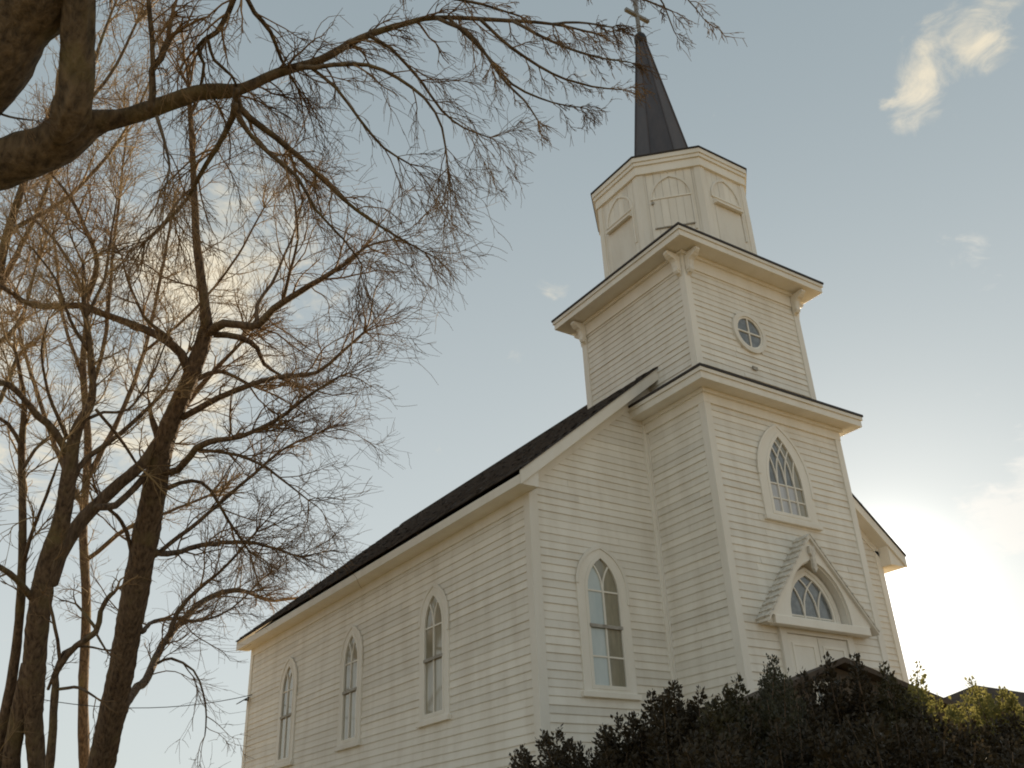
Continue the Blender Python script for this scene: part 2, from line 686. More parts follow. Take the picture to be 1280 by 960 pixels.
# --- nave left wall
wb = MB()
W_LEFT.rect(wb, -(P + L), -P, Z0, EAVE_W, -.12, 0)
nl = wb.build('nave_wall', M['sheath'], church)
WIN_Y = [P + 3.57 + 3.97 * k for k in range(3)]
win_spec = dict(wo=.6, zb=3.72, zs_o=5.65, h_o=.76, wg=.37, zg=3.85, zs=5.55, h=.65)
cutf = arch_cut(.6, 3.70, 5.65, .76)
siding(W_LEFT, nl, lambda z: (-(P + L) + .12, -P - .12), Z0, 7.05, [(-y, cutf) for y in WIN_Y], z_single=(3.5, 9), min_len=1.0)
lf = MB()
W_LEFT.rect(lf, -(P + L), -P, 7.04, EAVE_W, 0, .04)
lf.build('frieze_board', M['trim'], church, bevel=.006)
for k, y in enumerate(WIN_Y):
    gothic_window(W_LEFT, church, -y, lights=2, rows=(4.9,), rail=4.9,
                  pane_mat=lambda i, r: M['glass_tan'] if (i + r) % 3 else M['glass_dark'], **win_spec)
# --- nave front wall
wb = MB()
W_FRONT.slab(wb, [(-A, Z0), (T + A, Z0), (T + A, roof_z(T + A) - .15), (2, RIDGE - .15), (-A, roof_z(-A) - .15)], -.12, 0)
nf = wb.build('nave_wall', M['sheath'], church)
CXW = -1.58


def gable_left(z):
    x0 = -A + .14
    zlim = roof_z(-A)
    xg = 2 - (RIDGE - z - .50) / SLOPE
    return (max(x0, xg), -.11 if z < 9.42 else I2)


siding(W_FRONT, nf, gable_left, Z0, 10.2, [(CXW, cutf)], z_single=(3.3, 20))
siding(W_FRONT, nf, lambda z: (T + .11, min(T + A - .14, 2 + (RIDGE - z - .50) / SLOPE)), Z0, 9.3, [(4 - CXW, cutf)], single=False)
pale_left = lambda i, r: (M['glass_pale'] if i == 0 else M['glass_dark'])
gothic_window(W_FRONT, church, CXW, lights=2, rows=(4.9, 4.36), rail=4.9, pane_mat=pale_left, **win_spec)
gothic_window(W_FRONT, church, 4 - CXW, lights=2, rows=(4.9, 4.36), rail=4.9, pane_mat=pale_left, **win_spec)
# --- nave right and back walls
wb = MB()
W_RIGHT.rect(wb, P, P + L, Z0, EAVE_W, -.12, 0)
nr = wb.build('nave_wall', M['sheath'], church)
siding(W_RIGHT, nr, lambda z: (P + .12, P + L - .12), Z0, 7.05, [(y, cutf) for y in WIN_Y], single=False)
for y in WIN_Y:
    gothic_window(W_RIGHT, church, y, lights=2, rows=(4.9, 4.36), rail=4.9, pane_mat=lambda i, r: M['glass_tan'], **win_spec)
wb = MB()
W_BACK.slab(wb, [(-T - A, Z0), (A, Z0), (A, roof_z(-A) - .15), (-2, RIDGE - .15), (-T - A, roof_z(-A) - .15)], -.12, 0)
nb = wb.build('nave_wall', M['sheath'], church)
siding(W_BACK, nb, lambda z: (-2 - min(A + 1.9, (RIDGE - z - .3) / SLOPE), -2 + min(A + 1.9, (RIDGE - z - .3) / SLOPE)), Z0, 11.5, [], single=False)


# corner boards (L-shaped: a face on each wall)
def corner_board(x, y, sx, sy, z0, z1, w=.13, d=.045, name='corner_board', par=None):
    """sx, sy: outward direction of the corner"""
    mb = MB()
    xo, yo = x + sx * d, y + sy * d
    pts = [(xo, yo), (x - sx * w, yo), (x - sx * w, y), (x, y), (x, y - sy * w), (xo, y - sy * w)]
    mb.prism([(a, b, z0) for a, b in pts], [(a, b, z1) for a, b in pts])
    return mb.build(name, M['trim'], par or church, bevel=.006)


corner_board(-A, P, -1, -1, Z0, 7.52, w=.15)
corner_board(T + A, P, 1, -1, Z0, 7.52, w=.15)
corner_board(-A, P + L, -1, 1, Z0, 7.47, w=.15)
corner_board(T + A, P + L, 1, 1, Z0, 7.47, w=.15)
corner_board(0, 0, -1, -1, Z0, 9.098)
corner_board(T, 0, 1, -1, Z0, 9.098)
for s in (0, 1):
    mb = MB()
    W_FRONT.rect(mb, -.112 if s == 0 else T + .002, -.002 if s == 0 else T + .112, Z0, 9.3, 0, .048)
    mb.build('corner_board', M['trim'], church, bevel=.006)
    mb = MB()
    (TW_L if s == 0 else TW_R).rect(mb, -P if s == 0 else P - .09, -P + .09 if s == 0 else P, Z0, 9.05, 0, .047)
    mb.build('corner_board', M['trim'], church, bevel=.006)
# water table
mb = MB()
mb.box(-A - .06, 0 - .06, P - .07, P - .001, Z0 - .12, Z0 + .03)
mb.box(-A - .06, -A - .001, P, P + L, Z0 - .121, Z0 + .029)
mb.box(-.06, T + .06, -.07, -.001, Z0 - .122, Z0 + .028)
mb.box(-.059, -.001, 0, P - .071, Z0 - .123, Z0 + .027)
mb.build('water_table', M['trim'], church)

# --- nave roof
YF, YB = P - .36, P + L + .32
OVS = {-1: .42, 1: .56}                    # eave overhangs


def nave_slope(sgn):
    ex = 2 + sgn * (2 + A + OVS[sgn])
    ez = roof_z(ex)
    deck = MB()
    th = .10
    deck.prism([(ex, YF - .03, ez - .045), (2, YF - .03, RIDGE - .045), (2, YF - .03, RIDGE - .002), (ex, YF - .03, ez - .002)],
               [(ex, YB + .03, ez - .045), (2, YB + .03, RIDGE - .045), (2, YB + .03, RIDGE - .002), (ex, YB + .03, ez - .002)])
    roof = deck.build('nave_roof', M['edge'], church)
    # shingle courses, butt edges stepped; each tab its own slight offset
    cs = MB()
    n = 44
    lenx = abs(ex - 2) + .05
    tabs = 52
    for k in range(n):
        x0 = ex + sgn * .04 - sgn * lenx * k / n
        x1 = ex + sgn * .04 - sgn * lenx * (k + 1.25) / n
        if (x1 - 2) * sgn < 0:
            x1 = 2
        off = rng.uniform(0, .3)
        ys = YF - .02 + (YB - YF + .04) * np.clip((np.arange(tabs + 1) + (off if k % 2 else 0)) / tabs, 0, 1)
        for q in range(tabs):
            ya, yb = ys[q] + .004, ys[q + 1] - .004
            if yb - ya < .03:
                continue
            dz = rng.uniform(.014, .03)
            e = sgn * rng.uniform(-.012, .012)
            za, zb = roof_z(x0), roof_z(x1)
            cs.add([(x0 + e, ya, za - .012), (x0 + e, yb, za - .012), (x0 + e, ya, za + dz), (x0 + e, yb, za + dz), (x1, ya, zb + .004), (x1, yb, zb + .004)],
                   [(0, 1, 3, 2), (2, 3, 5, 4)])
    s = cs.build('shingles', M['shingle'], roof)
    s['kind'] = 'stuff'
    # eave: fascia, soffit
    f = MB()
    f.box(min(ex, ex - sgn * .035), max(ex, ex - sgn * .035), YF + .05, YB - .05, ez - .30, ez - .115)
    f.build('eave_fascia', M['trim'], roof, bevel=.006)
    f = MB()
    xw = -A if sgn < 0 else T + A
    xa, xb = sorted((ex - sgn * .036, xw + sgn * .041))
    f.box(xa, xb, YF + .06, YB - .06, ez - .297, ez - .262)
    f.build('eave_soffit', M['trim'], roof)
    # rakes, front and back
    for yy, s2 in ((YF, -1), (YB, 1)):
        rk = MB()
        y0, y1 = (yy, yy + .045) if s2 < 0 else (yy - .045, yy)
        stop = 2 + sgn * (2 - I2) if s2 < 0 else 2
        zz = lambda x, d: roof_z(x) - d
        e2 = ex + sgn * .0
        rk.prism([(e2, y0, zz(e2, .32)), (stop, y0, zz(stop, .32)), (stop, y0, zz(stop, .046)), (e2, y0, zz(e2, .046))],
                 [(e2, y1, zz(e2, .32)), (stop, y1, zz(stop, .32)), (stop, y1, zz(stop, .046)), (e2, y1, zz(e2, .046))])
        rk.build('rake_board', M['trim'], roof, bevel=.006)
        if s2 < 0:
            wst = stop
            so = MB()
            so.prism([(e2 - sgn * .01, y1, zz(e2, .29)), (stop, y1, zz(stop, .29)), (stop, y1, zz(stop, .25)), (e2 - sgn * .01, y1, zz(e2, .25))],
                     [(e2 - sgn * .01, P - .03, zz(e2, .29)), (stop, P - .03, zz(stop, .29)), (stop, P - .03, zz(stop, .25)), (e2 - sgn * .01, P - .03, zz(e2, .25))])
            so.build('rake_soffit', M['trim'], roof)
            fr = MB()
            w0 = xw - sgn * .0
            fr.prism([(w0, P - .045, zz(w0, .52)), (wst, P - .045, zz(wst, .52)), (wst, P - .045, zz(wst, .29)), (w0, P - .045, zz(w0, .29))],
                     [(w0, P - .001, zz(w0, .52)), (wst, P - .001, zz(wst, .52)), (wst, P - .001, zz(wst, .29)), (w0, P - .001, zz(w0, .29))])
            fr.build('frieze_board', M['trim'], roof)
            rt = MB()
            tri = [(ex - sgn * .037, ez - .298), (xw, ez - .298), (xw, zz(xw, .30)), (ex - sgn * .037, zz(ex, .28))]
            rt.prism([(a, y1 + .002, b) for a, b in tri], [(a, y1 + .03, b) for a, b in tri])
            rt.build('eave_return', M['trim'], roof)
            rt = MB()
            xi = sorted((xw + sgn * .002, xw + sgn * .03))
            rt.box(xi[0], xi[1], y1 + .031, P - .002, ez - .299, zz(xw, .30))
            rt.build('eave_return', M['trim'], roof)
    return roof


nave_slope(-1)
nave_slope(1)
# chimney-free ridge cap
mb = MB()
mb.prism([(1.86, YF + .4, RIDGE - .085), (2, YF + .4, RIDGE + .045), (2.14, YF + .4, RIDGE - .085), (2, YF + .4, RIDGE + .01)],
         [(1.86, YB, RIDGE - .085), (2, YB, RIDGE + .045), (2.14, YB, RIDGE - .085), (2, YB, RIDGE + .01)])
mb.build('ridge_cap', M['shingle'], church)

# --- tower, lower stage
wb = MB()
TW_F.rect(wb, 0, T, Z0, 9.3, -.12, 0)
tf = wb.build('tower_wall', M['sheath'], church)
TWX = 1.96
t_spec = dict(wo=.76, zb=6.92, zs_o=7.80, h_o=1.22, wg=.49, zg=7.06, zs=7.67, h=1.10)
HOOD = dict(hw=1.42, ze=4.93, za=6.56)


def hood_cut(z):
    if z > 6.55:
        return 0
    if z > 4.80:
        return max((HOOD['za'] - z) / (HOOD['za'] - HOOD['ze']) * (HOOD['hw'] - .12), 0)
    return 1.0


siding(TW_F, tf, lambda z: (.11, T - .11), Z0, 9.10, [(TWX, arch_cut(.76, 6.9, 7.80, 1.22)), (2.0, hood_cut)], z_single=(4.4, 20))
gothic_window(TW_F, church, TWX, lights=4, rows=(7.36,), rail=None, pane_mat=lambda i, r: M['glass_lace'] if (r in (0, 1) and i < 3) else (M['glass_dark'] if i == 3 else M['glass_grey']), **t_spec)
wb = MB()
TW_L.rect(wb, -P, 0, Z0, 9.3, -.12, -.001)
tl = wb.build('tower_wall', M['sheath'], church)
siding(TW_L, tl, lambda z: (-P + .09, -.11), Z0, 9.10, [], z_single=(3.6, 20))
wb = MB()
TW_R.rect(wb, 0, P, Z0, 9.3, -.12, -.001)
tr_ = wb.build('tower_wall', M['sheath'], church)
siding(TW_R, tr_, lambda z: (.11, P - .09), Z0, 9.10, [], single=False)


def cornice(x0, x1, y0, y1, zt, ov, yb_over, fas=.24, frz=.36, name='cornice'):
    """square cornice round a tower stage; zt = top of the fascia"""
    par = MB()
    X0, X1, Y0, Y1 = x0 - ov, x1 + ov, y0 - ov, y1 + yb_over
    # dark roof skirt: low slope rising to the stage above
    r = .42
    ins = ov + .02
    par.add([(X0 - .02, Y0 - .02, zt), (X1 + .02, Y0 - .02, zt), (X1 + .02, Y1 + .02, zt), (X0 - .02, Y1 + .02, zt),
             (X0 - .02, Y0 - .02, zt + .05), (X1 + .02, Y0 - .02, zt + .05), (X1 + .02, Y1 + .02, zt + .05), (X0 - .02, Y1 + .02, zt + .05),
             (X0 + ins + .3, Y0 + ins + .3, zt + r), (X1 - ins - .3, Y0 + ins + .3, zt + r), (X1 - ins - .3, Y1 - .3, zt + r), (X0 + ins + .3, Y1 - .3, zt + r)],
            [(3, 2, 1, 0), (0, 1, 5, 4), (1, 2, 6, 5), (2, 3, 7, 6), (3, 0, 4, 7), (4, 5, 9, 8), (5, 6, 10, 9), (6, 7, 11, 10), (7, 4, 8, 11), (8, 9, 10, 11)])
    root = par.build(name, M['edge'], church)

    def frame_band(nm, o0, i0, za, zb, m, bv=.005):
        mb = MB()
        a = [(x0 - o0, y0 - o0), (x1 + o0, y0 - o0), (x1 + o0, Y1 - ov + o0 if yb_over else Y1), (x0 - o0, Y1 - ov + o0 if yb_over else Y1)]
        b = [(x0 - i0, y0 - i0), (x1 + i0, y0 - i0), (x1 + i0, Y1 - ov + i0 if yb_over else Y1), (x0 - i0, Y1 - ov + i0 if yb_over else Y1)]
        n = 4
        vs = [(*p, za) for p in a] + [(*p, zb) for p in a] + [(*p, zb) for p in b] + [(*p, za) for p in b]
        fs = []
        for i in range(4):
            j = (i + 1) % 4
            for k in range(4):
                fs.append((k * n + i, k * n + j, ((k + 1) % 4) * n + j, ((k + 1) % 4) * n + i))
        mb.add(vs, fs)
        return mb.build(nm, m, root, bevel=bv)
    frame_band('crown_moulding', ov, ov - .05, zt - .085, zt - .002, M['trim'])
    frame_band('fascia', ov - .03, ov - .07, zt - fas, zt - .086, M['trim'])
    frame_band('soffit', ov - .072, .0, zt - fas + .005, zt - fas + .045, M['trim'], 0)
    frame_band('bed_moulding', .11, .05, zt - fas - .075, zt - fas + .003, M['trim'])
    frame_band('frieze_board', .052, .0, zt - fas - frz, zt - fas + .002, M['trim'])
    return root


cornice(0, T, 0, P, ZC1, .44, 0, fas=.235, frz=.27)

# --- tower, upper stage
x0u, x1u = I2, T - I2
wb = MB()
for w_, s0, s1 in ((U_F, x0u, x1u),):
    w_.rect(wb, s0, s1, 9.3, 13.0, -.1, 0)
uf = wb.build('upper_tower_wall', M['sheath'], church)
RWX, RWZ, RWR = 1.95, 11.35, .42


def round_cut(z):
    d = abs(z - RWZ)
    return math.sqrt(max((RWR + .08) ** 2 - d * d, 0))


siding(U_F, uf, lambda z: (x0u + .11, x1u - .11), 9.75, 12.6, [(RWX, round_cut)])
wb = MB()
U_L.rect(wb, -x1u, -x0u, 9.3, 13.0, -.1, -.001)
ul = wb.build('upper_tower_wall', M['sheath'], church)
siding(U_L, ul, lambda z: (-x1u + .11, -x0u - .11), 9.75, 12.6)
for w_, s0, s1 in ((U_R, x0u, x1u), (U_B, -x1u, -x0u)):
    wb = MB()
    w_.rect(wb, s0, s1, 9.3, 13.0, -.1, -.002)
    uo = wb.build('upper_tower_wall', M['sheath'], church)
    siding(w_, uo, lambda z, s0=s0, s1=s1: (s0 + .11, s1 - .11), 9.75, 12.6, single=False)
corner_board(x0u, x0u, -1, -1, 9.6, 12.7)
corner_board(x1u, x0u, 1, -1, 9.6, 12.7)
corner_board(x0u, x1u, -1, 1, 9.6, 12.7)
corner_board(x1u, x1u, 1, 1, 9.6, 12.7)
cornice(x0u, x1u, x0u, x1u, ZC2, .53, .53, fas=.23, frz=.36)


# scrolled brackets under the upper cornice, two at each corner
def bracket(wall, s):
    prof = [(.052, 12.86), (.40, 12.86), (.42, 12.80), (.36, 12.74), (.27, 12.71), (.20, 12.64), (.17, 12.52), (.18, 12.42), (.14, 12.36), (.09, 12.37), (.052, 12.32)]
    mb = MB()
    mb.prism([wall.p(s - .06, z, d) for d, z in prof], [wall.p(s + .06, z, d) for d, z in prof])
    b = mb.build('bracket', M['trim'], church, bevel=.008)
    mb = MB()
    pr2 = [(d * .8 + .02, 12.60 + (z - 12.6) * .75) for d, z in prof]
    mb.prism([wall.p(s - .08, z, d) for d, z in pr2], [wall.p(s + .08, z, d) for d, z in pr2])
    mb.build('scroll', M['trim'], b, bevel=.006)


for w_, ss in ((U_F, (x0u + .09, x1u - .09)), (U_L, (-x1u + .09, -x0u - .09)), (U_R, (x0u + .09, x1u - .09)), (U_B, (-x1u + .09, -x0u - .09))):
    for s in ss:
        bracket(w_, s)


# round window
def ring_pts(c, z, r, n=32):
    return [(c + r * math.cos(2 * math.pi * k / n), z + r * math.sin(2 * math.pi * k / n)) for k in range(n)]


mb = MB()
U_F.ring(mb, ring_pts(RWX, RWZ, RWR + .09), ring_pts(RWX, RWZ, RWR - .02), 0, .075)
rw = mb.build('round_window', M['trim'], church, bevel=.008)
mb = MB()
U_F.ring(mb, ring_pts(RWX, RWZ, RWR + .0), ring_pts(RWX, RWZ, RWR - .06), .01, .05)
mb.build('sash', M['trim'], rw)
for q in range(4):
    mb = MB()
    pts = [(RWX, RWZ)] + [(RWX + (RWR - .03) * math.cos(math.pi / 2 * (q + k / 8)), RWZ + (RWR - .03) * math.sin(math.pi / 2 * (q + k / 8))) for k in range(9)]
    U_F.slab(mb, pts, .004, .02)
    mb.build('pane', M['glass_grey'], rw)
mb = MB()
U_F.bar(mb, [(RWX - RWR + .03, RWZ), (RWX, RWZ), (RWX + RWR - .03, RWZ)], .035, .018, .045)
U_F.bar(mb, [(RWX, RWZ - RWR + .03), (RWX, RWZ), (RWX, RWZ + RWR - .03)], .035, .017, .043)
mb.build('muntin', M['trim'], rw)
# small patched vent plate under the round window
mb = MB()
U_F.rect(mb, RWX - .09, RWX + .06, 10.42, 10.50, .03, .05)
mb.build('patch_plate', M['crosswood'], church)

# --- belfry: octagon
OX = 1.80
OC = OX * math.tan(math.pi / 8)
BZ0, BZ1 = 13.45, 16.05


def octo(r, cx=2.0, cy=2.0):
    """octagon corners with flats facing the tower's sides; r = apothem"""
    R = r / math.cos(math.pi / 8)
    return [(cx + R * math.cos(math.pi / 8 + k * math.pi / 4), cy + R * math.sin(math.pi / 8 + k * math.pi / 4)) for k in range(8)]


def octo_band(nm, r0, r1, za, zb, m, par, bv=0.005):
    a, b = octo(r0), octo(r1)
    mb = MB()
    vs = [(*p, za) for p in a] + [(*p, zb) for p in a] + [(*p, zb) for p in b] + [(*p, za) for p in b]
    fs = [(k * 8 + i, k * 8 + (i + 1) % 8, ((k + 1) % 4) * 8 + (i + 1) % 8, ((k + 1) % 4) * 8 + i) for i in range(8) for k in range(4)]
    mb.add(vs, fs)
    return mb.build(nm, m, par, bevel=bv)


mb = MB()
mb.prism([(*p, BZ0) for p in octo(OX - .05)], [(*p, BZ1 + .1) for p in octo(OX - .05)])
belfry = mb.build('belfry', M['sheath'], church)
oc = octo(OX - .05)
for k in range(8):
    p0, p1 = np.array(oc[(k + 1) % 8]), np.array(oc[k])     # seen from outside, left to right
    # order so that the outward normal is right
    mid = (p0 + p1) / 2 - 2.0
    u = (p1 - p0) / np.linalg.norm(p1 - p0)
    if np.dot(np.array((u[1], -u[0])), mid) < 0:
        p0, p1 = p1, p0
        u = -u
    ln = np.linalg.norm(p1 - p0)
    w_ = Wall(p0[0], p0[1], u[0], u[1])
    # vertical planks with open joints
    npk = 8
    for q in range(npk):
        mb = MB()
        a, b = ln * q / npk, ln * (q + 1) / npk
        w_.rect(mb, a + .003, b - .003, BZ0, BZ1, 0.001, .045 + rng.uniform(-.004, .004))
        mb.build('plank', M['paint'], belfry)
    # corner strips
    mb = MB()
    w_.rect(mb, -.027, .12, BZ0, BZ1, .04, .068)
    w_.rect(mb, ln - .12, ln + .027, BZ0, BZ1, .04, .067)
    mb.build('corner_strip', M['trim'], belfry, bevel=.004)
    # pointed blind opening: frame moulding, boarded arch, sill or door
    c = ln / 2
    door = abs(abs(mid[0]) - abs(mid[1])) < .3
    mb = MB()
    wd = .47
    mo = arch_outline(c, wd, 14.0, 15.02, .62)[1:]
    w_.bar(mb, mo, .05, .045, .075)
    fr = mb.build('arch_moulding', M['trim'], belfry, bevel=.004)
    mb = MB()
    w_.rect(mb, c - wd - .02, c + wd + .02, 14.985, 15.02, .045, .085)
    w_.rect(mb, c - wd + .02, c + wd - .02, 14.97, 14.986, .045, .06)
    mb.build('transom_bar', M['trim'], belfry)
    if door:
        d0 = MB()
        w_.rect(d0, c - wd + .03, c + wd - .03, 14.18, 14.965, .047, .056)
        dd = d0.build('hatch', M['trim'], belfry)
        for q in range(5):
            a = c - wd + .03 + (2 * wd - .06) * q / 5
            mb = MB()
            w_.rect(mb, a + .004, a + (2 * wd - .06) / 5 - .004, 14.18, 14.965, .057, .07 + rng.uniform(-.003, .003))
            mb.build('plank', M['paint'], dd)
        mb = MB()
        w_.rect(mb, c - wd - .01, c - wd + .05, 14.86, 14.93, .05, .095)
        mb.build('hinge', M['crosswood'], dd)
        mb = MB()
        w_.rect(mb, c - wd, c + wd, 14.145, 14.165, .045, .082)
        mb.build('sill', M['crosswood'], dd)
    else:
        mb = MB()
        prof = [(.045, 14.80), (.17, 14.78), (.17, 14.83), (.045, 14.97)]
        mb.prism([w_.p(c - wd + .03, z, d) for d, z in prof], [w_.p(c + wd - .03, z, d) for d, z in prof])
        mb.build('drip_ledge', M['trim'], belfry, bevel=.005)
        mb = MB()
        w_.rect(mb, c - wd + .05, c + wd - .05, 13.7, 14.79, .046, .056)
        mb.build('blind_panel', M['paint'], belfry)
OT = 1.93
octo_band('frieze_board', OX + .06, OX - .06, 15.78, 16.02, M['trim'], belfry)
octo_band('crown_moulding', OX + .10, OX - .02, 16.02, 16.12, M['trim'], belfry)
octo_band('fascia', OT, OX, 16.121, 16.25, M['trim'], belfry)
mb = MB()
a, b = octo(OT + .025), octo(.86)
mb.add([(*p, 16.252) for p in a] + [(*p, 16.29) for p in a] + [(*p, 16.62) for p in b],
       [tuple(range(7, -1, -1)), tuple(range(16, 24))] +
       [(i, (i + 1) % 8, 8 + (i + 1) % 8, 8 + i) for i in range(8)] + [(8 + i, 8 + (i + 1) % 8, 16 + (i + 1) % 8, 16 + i) for i in range(8)])
mb.build('belfry_roof', M['edge'], belfry)

# --- spire: eight metal facets with standing seams, leaning a touch
STX, STY = 1.80, 2.0
SZ0, SZ1 = 16.5, 21.95
SR0, SR1 = .83, .115
ob, ot = octo(SR0), octo(SR1, STX, STY)
mb = MB()
mb.prism([(*p, SZ0) for p in octo(SR0 - .02)], [(*p, SZ1) for p in octo(SR1 - .02, STX, STY)])
spire = mb.build('spire', M['edge'], church)
for k in range(8):
    j = (k + 1) % 8
    mid_b = (np.array(ob[k]) + np.array(ob[j])) / 2
    mb = MB()
    rows = 1
    for r in range(rows):
        t0, t1 = r / rows, (r + 1) / rows
        lb = lambda p, q, t: tuple(np.array((*p, SZ0)) * (1 - t) + np.array((*q, SZ1)) * t)
        out = (np.array((mid_b[0], mid_b[1])) - 2) / np.linalg.norm(mid_b - 2)
        e = np.array((out[0], out[1], .2)) * .012
        a_, b_, c_, d_ = [np.array(lb(ob[k], ot[k], t0)), np.array(lb(ob[j], ot[j], t0)), np.array(lb(ob[j], ot[j], t1)), np.array(lb(ob[k], ot[k], t1))]
        mb.add([a_ + e, b_ + e, c_, d_, a_ - e, b_ - e], [(0, 1, 2, 3), (0, 4, 5, 1)])
    mb.build('spire_panel', M['spire'], spire)
    # seam on the hip
    mb = MB()
    p0, p1 = np.array((*ob[k], SZ0)), np.array((*ot[k], SZ1))
    o = np.array((ob[k][0] - 2, ob[k][1] - 2, 0))
    o /= np.linalg.norm(o)
    tt = np.array((-o[1], o[0], 0)) * .016
    mb.prism([p0 + tt - o * .01, p0 - tt - o * .01, p0 - tt + o * .03, p0 + tt + o * .03], [p1 + tt - o * .01, p1 - tt - o * .01, p1 - tt + o * .03, p1 + tt + o * .03])
    mb.build('hip_seam', M['spire'], spire)


def lathe(prof, cx, cy, n=20):
    mb = MB()
    vs = [(cx + r * math.cos(2 * math.pi * k / n), cy + r * math.sin(2 * math.pi * k / n), z) for r, z in prof for k in range(n)]
    fs = [(i * n + k, i * n + (k + 1) % n, (i + 1) * n + (k + 1) % n, (i + 1) * n + k) for i in range(len(prof) - 1) for k in range(n)]
    fs += [tuple(range(n)), tuple(range((len(prof) - 1) * n, len(prof) * n))]
    return mb.add(vs, fs)


lathe([(.12, 21.80), (.165, 21.83), (.185, 21.93), (.18, 22.05), (.145, 22.15), (.08, 22.22), (.04, 22.30)], STX, STY).build('spire_cap', M['cap'], spire, smooth=True)
mb = MB()
mb.box(STX - .045, STX + .045, STY - .045, STY + .045, 22.25, 23.62)
cr = mb.build('cross', M['crossmetal'], church, bevel=.006)
mb = MB()
mb.box(STX - .44, STX + .44, STY - .052, STY + .052, 22.93, 23.03)
mb.build('crossarm', M['crossmetal'], cr, bevel=.006)

# --- door hood on the tower front
HP = .27                       # projection
hx, hw, ze, za = 2.0, HOOD['hw'], HOOD['ze'], HOOD['za']
mb = MB()
# gable front board with a pointed arch cut in it
arch = arch_outline(hx, .84, ze - .02, ze + .05, 1.12, 9)
nA = len(arch)
outl = []
for (s, z) in arch:
    # matching point on the gable outline
    if z <= ze:
        outl.append((hx + (hw - .05) * (1 if s > hx else -1), ze - .02))
    else:
        f = min((z - ze - .05) / 1.12, 1)
        zz = ze + .02 + (za - .08 - ze) * f
        outl.append((hx + (1 if s > hx else -1 if s < hx else 0) * (hw - .05) * (1 - f), zz))
TW_F.ring(mb, outl, arch, HP - .05, HP)
hood = mb.build('door_hood', M['trim'], church)
for sg in (-1, 1):
    # sheathing slope and shingle courses on it
    mb = MB()
    e0, e1 = (hx + sg * (hw + .10), ze - .10), (hx, za + .02)
    th = .05
    TW_F.slab(mb, [e0, e1, (hx, za + .02 - th * 1.5), (hx + sg * (hw + .10), ze - .10 - th)], .005, HP + .06)
    sl = mb.build('hood_roof', M['trim'], hood)
    nc = 13
    ux, uz = e1[0] - e0[0], e1[1] - e0[1]
    ln = math.hypot(ux, uz)
    nx, nzv = (sg * uz / ln if sg * uz > 0 or True else 0), abs(ux) / ln
    for k in range(nc):
        t0, t1 = k / nc, min((k + 1.15) / nc, 1)
        for q in range(3):
            d0 = .01 + (HP + .07) * q / 3
            d1 = .01 + (HP + .07) * (q + 1) / 3 - .006
            lift = .045 + rng.uniform(-.008, .014)
            jl = rng.uniform(-.01, .01)
            A0 = (e0[0] + ux * (t0 + jl / ln), e0[1] + uz * (t0 + jl / ln))
            B0 = (e0[0] + ux * t1, e0[1] + uz * t1)
            mb = MB()
            pts = [A0, B0, (B0[0] + sg * abs(uz) / ln * .012, B0[1] + abs(ux) / ln * .012), (A0[0] + sg * abs(uz) / ln * lift, A0[1] + abs(ux) / ln * lift)]
            TW_F.slab(mb, pts, d0, d1)
            mb.build('shingle', M['woodshingle'], sl)
    # curved foot of the hood front
    mb = MB()
    TW_F.rect(mb, hx + sg * (hw - .25) - .28, hx + sg * (hw - .25) + .28, ze - .16, ze - .035, .0, HP - .06)
    mb.build('hood_foot', M['trim'], hood, bevel=.01)
mb = MB()
TW_F.rect(mb, hx - hw + .1, hx + hw - .1, ze - .18, ze - .022, HP - .14, HP + .02)
mb.build('hood_beam', M['trim'], hood, bevel=.01)
mb = MB()
TW_F.rect(mb, hx - hw + .12, hx + hw - .12, ze - .10, ze - .06, .01, HP - .145)
mb.build('hood_soffit', M['trim'], hood)
# arched inner ceiling of the hood
ar = arch_outline(hx, .84, ze, ze + .05, 1.12, 9)[1:]
mb = MB()
ar2 = [(hx + (s - hx) * .96, ze + (z - ze) * .97) for s, z in ar]
n = len(ar)
vs = TW_F.poly(ar, .01) + TW_F.poly(ar, HP - .05) + TW_F.poly(ar2, HP - .05) + TW_F.poly(ar2, .01)
fs = [(k * n + i, k * n + i + 1, ((k + 1) % 4) * n + i + 1, ((k + 1) % 4) * n + i) for i in range(n - 1) for k in range(4)]
mb.add(vs, fs).build('hood_vault', M['trim'], hood)
# pendant under the peak
mb = MB()
prof = [(hx - .07, za - .22), (hx + .07, za - .22), (hx + .09, za - .36), (hx + .04, za - .42), (hx + .05, za - .66), (hx, za - .74), (hx - .05, za - .66), (hx - .04, za - .42), (hx - .09, za - .36)]
TW_F.slab(mb, prof, HP + .001, HP + .07)
mb.build('pendant', M['woodshingle'], hood, bevel=.008)
gothic_window(TW_F, church, 2.0, .78, ze - .03, ze + .06, 1.0, .60, ze + .06, ze + .10, .82, 3, (), None,
              lambda i, r: M['glass_grey'], name='transom_window', proud=.075, hood_mould=False)
